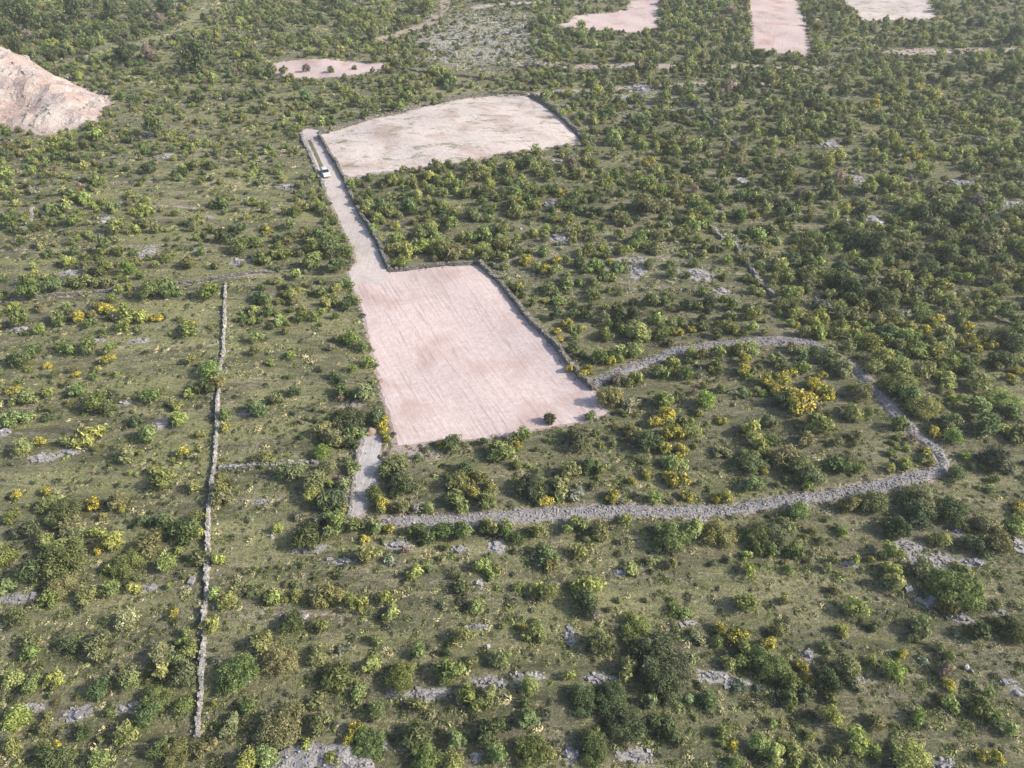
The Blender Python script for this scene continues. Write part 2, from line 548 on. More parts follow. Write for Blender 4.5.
M_DIRT = mat_plot('dirt_track', (.40,.33,.27), (.30,.24,.19), (.26,.19,.14), .2, 0, .1)
ribbon('dirt_track', [(449,-25),(446,-5),(445,6),(438,17),(424,25),(400,32),(378,38)], 4.2, M_DIRT, .06, 'brown dirt track bending through the far scrub', 9)
ribbon('dirt_track', [(476,11),(500,7),(530,4),(575,1)], 3.0, M_GREY, .06, 'pale stony path at the top edge', 10)

ribbon('grass_strip', [(309,139),(313,148),(319,161),(322,168)], .9, mat_plot('weedy_strip', (.20,.19,.13), (.12,.12,.07), (.10,.10,.06), .3, 0, .1), .075, 'dark weedy strip between the wheel ruts of the upper track', 12)
# ------------------------------------------------------------------ stones
CUBE = np.array([(-1,-1,-1),(1,-1,-1),(1,1,-1),(-1,1,-1),(-1,-1,1),(1,-1,1),(1,1,1),(-1,1,1)], float) * .5
CF = np.array([(0,3,2,1),(4,5,6,7),(0,1,5,4),(1,2,6,5),(2,3,7,6),(3,0,4,7)])
ph = (1 + 5 ** .5) / 2
ICO = np.array([(-1,ph,0),(1,ph,0),(-1,-ph,0),(1,-ph,0),(0,-1,ph),(0,1,ph),(0,-1,-ph),(0,1,-ph),(ph,0,-1),(ph,0,1),(-ph,0,-1),(-ph,0,1)], float) / 3.8
IF = [(0,11,5),(0,5,1),(0,1,7),(0,7,10),(0,10,11),(1,5,9),(5,11,4),(11,10,2),(10,7,6),(7,1,8),(3,9,4),(3,4,2),(3,2,6),(3,6,8),(3,8,9),(4,9,5),(2,4,11),(6,2,10),(8,6,7),(9,8,1)]
IF = np.array(IF)
class Stones:
    def __init__(s, seed=0):
        s.r = np.random.default_rng(seed); s.V = []; s.Fq = []; s.Ft = []; s.sh = []; s.n = 0; s.raw = []
    def add(s, x, y, z, a, b, c, rz=None, block=False):
        base = CUBE if block else ICO
        v = base * (1 + s.r.uniform(-.22, .22, base.shape)) * np.array((a, b, c))
        rz = s.r.uniform(0, 6.3) if rz is None else rz
        ty = s.r.normal(0, .18 if block else .4)
        cz, sz, ct, st = cos(rz), sin(rz), cos(ty), sin(ty)
        v = v @ np.array([(ct,0,st),(0,1,0),(-st,0,ct)]).T
        v = v @ np.array([(cz,-sz,0),(sz,cz,0),(0,0,1)]).T + np.array((x, y, z))
        (s.Fq if block else s.Ft).append((CF if block else IF) + s.n)
        s.V.append(v); s.n += len(v); s.sh.append(np.full(len(v), s.r.uniform(0, 1)))
    def addmesh(s, V, F, sh=.5):
        V = np.asarray(V, float)
        s.raw += [tuple(int(i) + s.n for i in f) for f in F]
        s.V.append(V); s.n += len(V); s.sh.append(np.full(len(V), sh))
    def build(s, name, mat, parent=None):
        V = np.concatenate(s.V)
        F = [tuple(f) for a in s.Fq for f in a.tolist()] + [tuple(f) for a in s.Ft for f in a.tolist()] + s.raw
        o = mesh_obj(name, V, F, mat, parent)
        fattr(o.data, 'shade', np.concatenate(s.sh))
        return o

def resample(P, step):
    out = []; P = [Vector(p) for p in P]
    for i in range(len(P) - 1):
        L = (P[i + 1] - P[i]).length; m = max(1, int(L / step))
        for k in range(m): out.append((P[i].lerp(P[i + 1], k / m), (P[i + 1] - P[i]).normalized()))
    out.append((P[-1], (P[-1] - P[-2]).normalized()))
    return out

def stone_wall(pts, label, hgt=.7, wid=.6, mat=None, seed=0, gaps=.0, st=.42):
    S = Stones(seed); P = line_w(pts)
    for p, t in resample(P, st):
        n_ = Vector((-t.y, t.x)); wob = noise.noise((p.x * .25, p.y * .25, seed)) * .32
        hl = hgt * (1 + .55 * noise.noise((p.x * .45, p.y * .45, seed + 3)))
        if noise.noise((p.x * .3, p.y * .3, seed + 9)) < -.5 + gaps: hl *= .35
        rows = max(1, int(round(hl / .24)))
        for k in range(rows):
            ww = wid * (1 - .25 * k / rows)
            cols = 2 if k < rows - 1 else (2 if S.r.random() < .6 else 1)
            for c in range(cols):
                off = (c - (cols - 1) / 2) * ww * .55 + S.r.normal(0, .05) + wob
                q = p + n_ * off + t * S.r.normal(0, .05)
                S.add(q.x, q.y, gzs(q.x, q.y) + .10 + k * .23, st * S.r.uniform(.85, 1.5), ww * .62 * S.r.uniform(.8, 1.25), .26 * S.r.uniform(.8, 1.3),
                      math.atan2(t.y, t.x) + S.r.normal(0, .2), True)
        if S.r.random() < .35:   # fallen stone
            q = p + n_ * (S.r.choice((-1, 1)) * S.r.uniform(.5, 1.1))
            S.add(q.x, q.y, gzs(q.x, q.y) + .06, .35, .3, .22)
    o = S.build('stone_wall', mat or M_WALLD)
    return tag(o, label, 'stone wall')

stone_wall([(227,289),(226,320),(224,352),(221,378),(219,400),(216,440),(213,480),(211,530),(210,580),(208,610),(206,650),(203,690),(199,735)],
           'long straight pale dry stone wall running down the left part of the picture', .55, .36, M_WALLL, 1, .18)
stone_wall([(480,264),(490,274),(502,284),(520,306),(530,320),(545,332),(558,347),(570,362),(582,376),(593,386)],
           'dark dry stone wall along the right side of the pink plot', .95, .7, None, 2)
stone_wall([(319,136),(330,154),(342,173),(352,195),(362,214),(372,229),(380,246),(389,268)],
           'dry stone wall along the right side of the gravel track', .9, .6, None, 3)
stone_wall([(300,131),(307,148),(316,168),(325,188)], 'low stone edge along the left side of the upper gravel track', .4, .6, M_WALL, 4, .15)
stone_wall([(319,132),(340,127),(380,117),(430,104),(468,95),(490,91),(524,92)], 'stone wall along the back of the whitish weedy field', .8, .8, None, 5)
stone_wall([(532,94),(545,103),(558,113),(566,122),(578,133),(588,144)], 'stone wall down the right side of the whitish weedy field', 1.1, 1.0, None, 6)
stone_wall([(390,270),(410,269),(432,266),(456,265),(478,262)], 'low dark stone wall along the back edge of the pink plot', .6, .6, None, 7, .05)
stone_wall([(222,470),(250,469),(285,468),(318,466)], 'low broken stone wall branching right from the long straight wall', .4, .5, M_WALL, 8, .2)
stone_wall([(703,222),(712,232),(722,242)], 'short straight stone wall piece, upper one of two in the right scrub', .6, .6, M_WALL, 9)
stone_wall([(734,248),(745,263),(757,278),(770,292),(788,310),(806,325)], 'straight stone wall half hidden in the right scrub above the rubble bank', .65, .6, M_WALL, 10, .22)
stone_wall([(688,100),(700,112),(712,122),(728,136),(742,148)], 'faint straight stone wall in the scrub far right of the weedy field', .7, .8, M_WALL, 11, .1)
stone_wall([(14,232),(28,229),(31,218),(34,209)], 'short hooked stone wall in the far left scrub', .6, .7, M_WALL, 12, .1)
stone_wall([(0,303),(60,298),(140,291),(200,285),(260,276),(310,270),(352,262)], 'low broken terrace wall running across the left scrub to the track', .4, .6, M_WALLD, 13, .3)
stone_wall([(386,70),(430,74),(470,77),(520,81)], 'low dark terrace wall below the far stony slope', .7, .8, M_WALLD, 14, .1)
stone_wall([(352,523),(353,500),(357,470),(360,448),(362,430)], 'pale stone edging on the left side of the short gravel strip', .3, .4, M_WALL, 15, .1)

def rubble_ridge(pts, label, wid=2.0, hgt=.55, seed=0, dens=9, name='rubble_bank', cat='rubble bank'):
    S = Stones(seed); P = line_w(pts); rs = resample(P, .5)
    V, F = [], []; nc = 7
    wf = lambda p: wid * (1 + .45 * noise.noise((p.x * .12, p.y * .12, seed)) + .25 * noise.noise((p.x * .6, p.y * .6, seed)))
    for i, (p, t) in enumerate(rs):
        a = rs[max(i - 2, 0)][1]; c = rs[min(i + 2, len(rs) - 1)][1]; t = (a + c).normalized(); n_ = Vector((-t.y, t.x))
        e = min(1, i / 3, (len(rs) - 1 - i) / 3); ww = wf(p) * (.35 + .65 * e)
        for k in range(nc):
            u = -1 + 2 * k / (nc - 1); q = p + n_ * u * ww / 2
            z = hgt * (1 - u * u) * (.6 + .4 * e) * (1 + .5 * noise.noise((q.x * .9, q.y * .9, 5))) - (.12 if abs(u) == 1 else 0)
            V.append((q.x, q.y, gzs(q.x, q.y) + z))
        if i:
            b0 = (i - 1) * nc; b1 = i * nc
            F += [(b0 + k, b0 + k + 1, b1 + k + 1, b1 + k) for k in range(nc - 1)]
        for _ in range(np.random.default_rng(seed * 999 + i).poisson(dens * ww * .5)):
            u = float(np.clip(S.r.normal(0, .5), -1.35, 1.35)); q = p + n_ * u * ww / 2 + t * S.r.uniform(-.3, .3)
            z = max(0, hgt * (1 - u * u)) * (1 + .5 * noise.noise((q.x * .9, q.y * .9, 5)))
            s_ = float(np.clip(S.r.lognormal(-1.95, .4), .08, .5))
            S.add(q.x, q.y, gzs(q.x, q.y) + z + s_ * .1, s_ * 1.3, s_, s_ * .8)
    S.addmesh(V, F, .35)
    return tag(S.build(name, M_RUB), label, cat)
rubble_ridge(LOOP, 'long grey rubble bank looping round the scrub right of the pink plot', 1.95, .26, 3, 18)
rubble_ridge([(262,772),(290,762),(320,758),(345,760),(372,775)], 'low grey rubble heap at the bottom edge of the picture', 3.2, .75, 4, 7, 'rubble_heap', 'rubble heap')

# outcrops
def rpatch(i, x0, y0, hw, hh):
    S = Stones(100 + i); A = pi * hw * hh
    n_ = int(min(700, 14 + A * 11))
    # bedrock slab with an uneven outline
    V = [(x0, y0, gzs(x0, y0) + .16)]; F = []; K = 22
    for ring, rr in ((1, .55), (2, 1.0)):
        for k in range(K):
            a = 2 * pi * k / K; r_ = rr * (1 + .45 * noise.noise((cos(a) * 1.5, sin(a) * 1.5, i * 3.1)))
            x = x0 + cos(a) * hw * r_ * .80; y = y0 + sin(a) * hh * r_ * .80
            V.append((x, y, gzs(x, y) + (.06 + .10 * noise.noise((x * 1.2, y * 1.2, 1)) if ring == 1 else -.06)))
    F += [(0, 1 + k, 1 + (k + 1) % K) for k in range(K)]
    F += [(1 + k, 1 + K + k, 1 + K + (k + 1) % K, 1 + (k + 1) % K) for k in range(K)]
    S.addmesh(V, F, .55)
    for _ in range(n_):
        a = S.r.uniform(0, 2 * pi); r_ = abs(S.r.normal(0, .55)); x = x0 + cos(a) * r_ * hw; y = y0 + sin(a) * r_ * hh
        s_ = float(np.clip(S.r.lognormal(-1.55, .6), .08, .9)) * (1.4 if y0 > 120 else .8)
        S.add(x, y, gzs(x, y) + .05 + (.10 if r_ < .6 else 0), s_ * 1.25, s_ * .8, s_ * .5, None, S.r.random() < .6)
    return S.build('rock_outcrop', M_ROCK)
ROCKS = [(rpatch(i, *o[:4]), o[4], o[5]) for i, o in enumerate(OUTW)]
for x_, y_, s_ in ((968, 665, .65), (888, 580, .7)):
    x0, y0 = p2w(x_, y_); S = Stones(x_); 
    S.add(x0, y0, gzs(x0, y0) + .3 * s_, 1.1 * s_, .9 * s_, .8 * s_); S.add(x0 + .5, y0 - .4, gzs(x0, y0) + .1, .5, .4, .3)
    tag(S.build('boulder', M_ROCK), 'pale lone boulder beside bushes at lower right' if x_ == 968 else 'pale boulder at the upper tip of the lower right rock patches', 'boulder')

# ------------------------------------------------------------------ spoil heap, soil pile
def heap():
    P = WP['heap']; x0, y0 = P.min(0); x1, y1 = P.max(0)
    xs = np.arange(x0 - 2, x1 + 2, 1.1); ys = np.arange(y0 - 2, y1 + 2, 1.1)
    A, B = np.meshgrid(xs, ys); d = -sdf_poly(P, A, B)
    nz = np.array([[noise.fractal((a * .09, b * .09, 4), 1.0, 2.1, 5) for a in xs] for b in ys])
    nz2 = np.array([[noise.ridged_multi_fractal((a * .16, b * .16, 9), 1.0, 2.1, 4, 1.0, 2.0) for a in xs] for b in ys])
    tipx, tipy = p2w(113, 103)
    left = np.clip((tipx - A) / 45.0, 0, 1)
    prof = np.clip(d / 13.0, 0, 1) ** .8
    Hh = 11 * prof * (.22 + .78 * left) * (1 + .42 * nz) + (nz2 - 1) * 1.5 * np.clip(d / 3, 0, 1)
    # dug-out face and ledge at its lower left
    lx, ly = p2w(12, 118)
    cut = np.clip(1.25 - np.hypot((A - lx) / 17, (B - ly) / 9), 0, 1)
    Hh = Hh * (1 - .78 * cut) 
    Z = gz(A, B) + np.where(d > 0, Hh, -.6)
    ny_, nx_ = A.shape; id_ = np.arange(nx_ * ny_).reshape(ny_, nx_)
    V = np.stack([A.ravel(), B.ravel(), Z.ravel()], 1); F = []
    dd = d > -1.6
    for j in range(ny_ - 1):
        for i in range(nx_ - 1):
            if dd[j, i] and dd[j, i + 1] and dd[j + 1, i] and dd[j + 1, i + 1]:
                F.append((int(id_[j, i]), int(id_[j, i + 1]), int(id_[j + 1, i + 1]), int(id_[j + 1, i])))
    used = sorted({v for f in F for v in f}); mp = {v: k for k, v in enumerate(used)}
    F = [tuple(mp[v] for v in f) for f in F]
    s = NT('excavated_earth')
    Pp = s.pos(); n1 = s.noise(Pp, .12, 5, .65, .5); n2 = s.noise(Pp, .9, 6, .75); n3 = s.noise(Pp, .35, 5, .7, 1.0)
    c = s.mix(n2, (.48,.41,.38), (.66,.595,.555))
    c = s.mix(s.ramp(n1, .42, .6), c, (.52,.395,.35))
    c = s.mix(s.ramp(n3, .56, .66, 0, .7), c, (.30,.235,.21))
    c = s.mix(s.ramp(s.noise(Pp, .2, 4, .7), .52, .66, 0, .8), c, (.60,.55,.50))
    c = s.mix(s.ramp(s.noise(Pp, 2.2, 6, .85), .56, .64, 0, .6), c, (.20,.15,.13))
    m = s.bsdf(c, .95, n2, 1.0, 1.2, .1)
    base = V[used]; S = Stones(77)
    pick = S.r.choice(len(base), 800)
    for q in pick:
        v = base[q]; s_ = float(np.clip(S.r.lognormal(-1.3, .6), .12, 1.3))
        S.add(v[0] + S.r.uniform(-.5, .5), v[1] + S.r.uniform(-.5, .5), v[2] + .05, s_ * 1.3, s_, s_ * .8, None, S.r.random() < .4)
    S.addmesh(base, F, .5)
    o = S.build('spoil_heap', m)
    tag(o, 'big heap of pinkish excavated earth and rock at the far left', 'earth heap')
    return o
heap()
x0, y0 = p2w(371, 433)
V = []; F = []
for j in range(9):
    for k in range(20):
        a = 2 * pi * k / 20; r_ = j / 8 * (1 + .15 * noise.noise((cos(a), sin(a), 2)))
        V.append((x0 + cos(a) * r_ * 1.15, y0 + sin(a) * r_ * 1.0, gzs(x0, y0) + 1.0 * (cos(min(1, j / 8) * pi) * .5 + .5) + .08 * noise.noise((a * 2, j * .7, 0)) - (.05 if j == 8 else 0)))
for j in range(8):
    for k in range(20): F.append((j * 20 + k, (j + 1) * 20 + k, (j + 1) * 20 + (k + 1) % 20, j * 20 + (k + 1) % 20))
o = mesh_obj('soil_pile', V, F, plain('brown_soil', (.27, .20, .155), .95, .1, var=.4, sc=6)); o.data.shade_smooth()
tag(o, 'small brown soil pile at the top of the short gravel strip', 'soil pile')

# ------------------------------------------------------------------ car on the track
def loft(secs):
    V, F = [], []; n = len(secs[0])
    for s_ in secs: V += s_
    for i in range(len(secs) - 1):
        for k in range(n): F.append((i * n + k, i * n + (k + 1) % n, (i + 1) * n + (k + 1) % n, (i + 1) * n + k))
    F.append(tuple(range(n))[::-1]); F.append(tuple((len(secs) - 1) * n + k for k in range(n)))
    return V, F
def car():
    cx, cy = p2w(325.5, 173); tx, ty = np.array(p2w(330, 181)) - np.array(p2w(322, 165))
    rz = math.atan2(ty, tx) - pi / 2
    z = gzs(cx, cy) + .06
    r = empty('parked_car', (cx, cy, z), rz)
    tag(r, 'white car parked on the gravel track beside the whitish weedy field', 'car')
    white = plain('white_paint', (.62, .62, .62), .25, .5, var=.02); glass = plain('car_glass', (.02, .025, .03), .08, .6, var=0)
    rub = plain('tyre_rubber', (.02, .02, .02), .8, .2); rimm = plain('wheel_metal', (.5, .5, .52), .35, .5, .8)
    red = plain('red_lens', (.5, .02, .02), .3); lens = plain('clear_lens', (.8, .8, .8), .2)
    def sec(y, zb, zt, w_, tp):   # rounded-box section
        return [(-w_, y, zb), (-w_ * 1.0, y, (zb + zt) / 2), (-w_ * tp, y, zt - .06), (-w_ * tp * .85, y, zt), (w_ * tp * .85, y, zt), (w_ * tp, y, zt - .06), (w_, y, (zb + zt) / 2), (w_, y, zb)]
    V, F = loft([sec(-2.15, .38, .78, .76, .9), sec(-2.05, .28, .92, .86, .93), sec(-1.2, .25, 1.0, .89, .95), sec(0, .25, 1.0, .9, .95), sec(1.0, .25, 1.0, .9, .95), sec(1.9, .28, .86, .87, .92), sec(2.15, .36, .7, .76, .9)])
    mesh_obj('body', V, F, white, r)
    V, F = loft([sec(-2.0, .9, .96, .80, .9), sec(-1.65, .92, 1.36, .78, .82), sec(-.4, .95, 1.46, .79, .80), sec(.35, .95, 1.42, .79, .78), sec(1.05, .93, 1.0, .80, .85)])
    mesh_obj('window', V, F, glass, r)
    V, F = loft([sec(-1.6, 1.33, 1.40, .66, .9), sec(-.4, 1.41, 1.49, .66, .9), sec(.3, 1.39, 1.45, .65, .9)])
    mesh_obj('roof', V, F, white, r)
    for sx in (-1, 1):
        for y in (-1.3, 1.35):
            V, F = [], []
            for a in range(20):
                A = 2 * pi * a / 20
                for xx in (-.11, .11): V.append((sx * .82 + xx, y + .33 * cos(A), .33 + .33 * sin(A)))
            F = [(2 * a, 2 * a + 1, (2 * a + 3) % 40, (2 * a + 2) % 40) for a in range(20)]
            F += [tuple(range(0, 40, 2))[::-1], tuple(range(1, 40, 2))]
            wl = mesh_obj('wheel', V, F, rub, r)
            V = [(sx * .94, y + .2 * cos(2 * pi * a / 14), .33 + .2 * sin(2 * pi * a / 14)) for a in range(14)] + [(sx * .90, y + .2 * cos(2 * pi * a / 14), .33 + .2 * sin(2 * pi * a / 14)) for a in range(14)]
            mesh_obj('rim', V, [tuple(range(14)), tuple(range(14, 28))] + [(a, (a + 1) % 14, 14 + (a + 1) % 14, 14 + a) for a in range(14)], rimm, wl)
        for y, m_, nm in ((2.08, lens, 'headlight'), (-2.1, red, 'tail_light')):
            V, F = loft([[(sx * .62 + a, y - .1, .66 + b) for a, b in ((-.14, -.07), (-.14, .07), (.14, .07), (.14, -.07))], [(sx * .62 + a, y + .1, .66 + b) for a, b in ((-.12, -.05), (-.12, .06), (.12, .06), (.12, -.05))]])
            mesh_obj(nm, V, F, m_, r)
car()

# ------------------------------------------------------------------ foliage builders
def leaf_quads(rg, C, Nrm, size, elong, upb=.8):
    """one narrow quad per leaf spray: centre C, facing Nrm, long axis biased upward"""
    n = len(C)
    up = np.array((0, 0, 1.0)) * upb + rg.normal(0, .55, (n, 3))
    t = up - Nrm * np.sum(up * Nrm, 1, keepdims=True); t /= np.linalg.norm(t, axis=1, keepdims=True) + 1e-9
    b = np.cross(Nrm, t)
    l = size * rg.uniform(.6, 1.5, (n, 1)) * elong; w_ = size * rg.uniform(.6, 1.3, (n, 1))
    V = np.stack([C - t * l * .5 - b * w_ * .35, C - t * l * .5 + b * w_ * .35, C + t * l * .5 + b * w_ * .28, C + t * l * .5 - b * w_ * .28], 1)
    V += rg.normal(0, size * .12, V.shape)
    return V.reshape(-1, 3)

def crown(rg, ncl, nleaf, size, hgt=1.25, spread=.62, elong=1.8, shoot=.25, rb=(.26, .44), flat=1.0):
    cs = []
    for i in range(ncl):
        a = rg.uniform(0, 2 * pi); r_ = spread * sqrt(rg.uniform(0, 1)) if i else 0
        br = rg.uniform(*rb)
        top = hgt * (1 - .45 * r_ * r_) - br * .8
        z = rg.uniform(.32, 1) * max(.2, top)
        if i == 0: z = max(.25, top)
        cs.append((cos(a) * r_, sin(a) * r_ * flat, z, br))
    cs = np.array(cs)
    wts = cs[:, 3] ** 2; wts /= wts.sum()
    k = rg.choice(ncl, nleaf, p=wts)
    d = rg.normal(0, 1, (nleaf, 3)); d[:, 2] += .35; d /= np.linalg.norm(d, axis=1, keepdims=True)
    lump = 1 + .28 * np.sin(d[:, 0] * 5 + k) * np.sin(d[:, 1] * 6 + 2 * k) * 1.0
    R = cs[k, 3] * lump * rg.uniform(.62, 1.12, nleaf)
    sh = rg.random(nleaf) < shoot
    R = np.where(sh, R * rg.uniform(1.0, 1.35, nleaf), R)
    C = cs[k, :3] + d * R[:, None]
    C[:, 2] = np.abs(C[:, 2]) + .03
    N = d + rg.normal(0, .45, d.shape); N /= np.linalg.norm(N, axis=1, keepdims=True)
    V = leaf_quads(rg, C, N, size, elong)
    base = rg.uniform(0, 1, ncl)[k] * .30 + rg.uniform(0, 1, nleaf) ** 1.3 * .55 + sh * rg.uniform(.1, .5, nleaf)   # new growth is paler
    lv = np.repeat(np.clip(base, 0, 1), 4)
    return V, lv, cs

def quad_mesh(name, V, lv, mat):
    n = len(V)
    me = bpy.data.meshes.new(name)
    me.vertices.add(n); me.vertices.foreach_set('co', V.astype(np.float32).ravel())
    me.loops.add(n); me.loops.foreach_set('vertex_index', np.arange(n, dtype=np.int32))
    me.polygons.add(n // 4); me.polygons.foreach_set('loop_start', np.arange(0, n, 4, dtype=np.int32))
    me.update(calc_edges=True)
    fattr(me, 'lv', lv); me.materials.append(mat)
    return me

def tube(V, F, a, b, ra, rb, n=5):
    a, b = Vector(a), Vector(b); d = (b - a).normalized(); u = d.orthogonal().normalized(); v = d.cross(u); s0 = len(V)
    for p, r_ in ((a, ra), (b, rb)):
        for k in range(n): V.append(tuple(p + (u * cos(2 * pi * k / n) + v * sin(2 * pi * k / n)) * r_))
    for k in range(n): F.append((s0 + k, s0 + (k + 1) % n, s0 + n + (k + 1) % n, s0 + n + k))
    F.append(tuple(s0 + n + k for k in range(n)))

def stem_mesh(rg, cs, thick=.035, trunk=None):
    V, F = [], []
    if trunk: tube(V, F, (0, 0, -.2), (0, 0, trunk), thick * 2.2, thick * 1.6, 7)
    for c in cs[:9]:
        b0 = (0, 0, trunk * .9) if trunk else (c[0] * .12, c[1] * .12, -.1)
        mid = (c[0] * .45, c[1] * .45, c[2] * .55)
        tube(V, F, b0, mid, thick, thick * .7); tube(V, F, mid, (c[0], c[1], c[2] + c[3] * .5), thick * .7, thick * .25)
    me = bpy.data.meshes.new('stem'); me.from_pydata(V, [], F); me.materials.append(M_STEM)
    return me

NEAR = {}      # kind -> list of (foliage mesh, stem mesh, blossom mesh or None)
def proto(kind, i):
    rg = np.random.default_rng(hash_kind[kind] * 100 + i)
    bl = None
    if kind == 'shrub':   # upright sprays, clumpy
        V, lv, cs = crown(rg, rg.integers(7, 13), 1050, .105, rg.uniform(1.05, 1.5), .66, 2.2, .5, (.20, .38), rg.uniform(.65, 1))
    elif kind == 'round':
        V, lv, cs = crown(rg, 12, 1500, .085, rg.uniform(1.15, 1.45), .52, 1.5, .15, (.28, .46))
    elif kind == 'juniper':
        V, lv, cs = crown(rg, 16, 1900, .080, rg.uniform(1.2, 1.5), .66, 2.3, .35, (.22, .42), rg.uniform(.7, 1))
    elif kind == 'grand':   # a wide bush seen close: many small leaves on many clumps
        V, lv, cs = crown(rg, 30, 6500, .046, rg.uniform(1.0, 1.2), .74, 1.7, .3, (.16, .32), rg.uniform(.75, 1))
    elif kind == 'low':
        V, lv, cs = crown(rg, 9, 650, .12, .65, .7, 1.6, .3, (.18, .34), rg.uniform(.5, .9))
    elif kind == 'broom':
        V, lv, cs = crown(rg, 11, 850, .10, 1.05, .64, 2.0, .45, (.2, .38), rg.uniform(.7, 1))
        k = rg.permutation(len(cs))[:rg.integers(6, 10)]
        n = int(rg.choice((220, 330, 460))); kk = rg.choice(k, n); d = rg.normal(0, 1, (n, 3)); d[:, 2] = np.abs(d[:, 2]) + .25; d /= np.linalg.norm(d, axis=1, keepdims=True)
        C = cs[kk, :3] + d * (cs[kk, 3] * rg.uniform(.95, 1.25, n))[:, None]
        N = d + rg.normal(0, .5, d.shape); N /= np.linalg.norm(N, axis=1, keepdims=True)
        VB = leaf_quads(rg, C, N, .09, 1.1)
        bl = quad_mesh('blossom', VB, np.repeat(rg.uniform(0, 1, n), 4), M_BLOOM)
    return quad_mesh('foliage', V, lv, M_LEAF), stem_mesh(rg, cs), bl
hash_kind = {'grand': 6, 'shrub': 1, 'round': 2, 'juniper': 3, 'low': 4, 'broom': 5}
for k, n in (('shrub', 9), ('round', 5), ('juniper', 4), ('low', 4), ('broom', 6), ('grand', 4)):
    NEAR[k] = [proto(k, i) for i in range(n)]

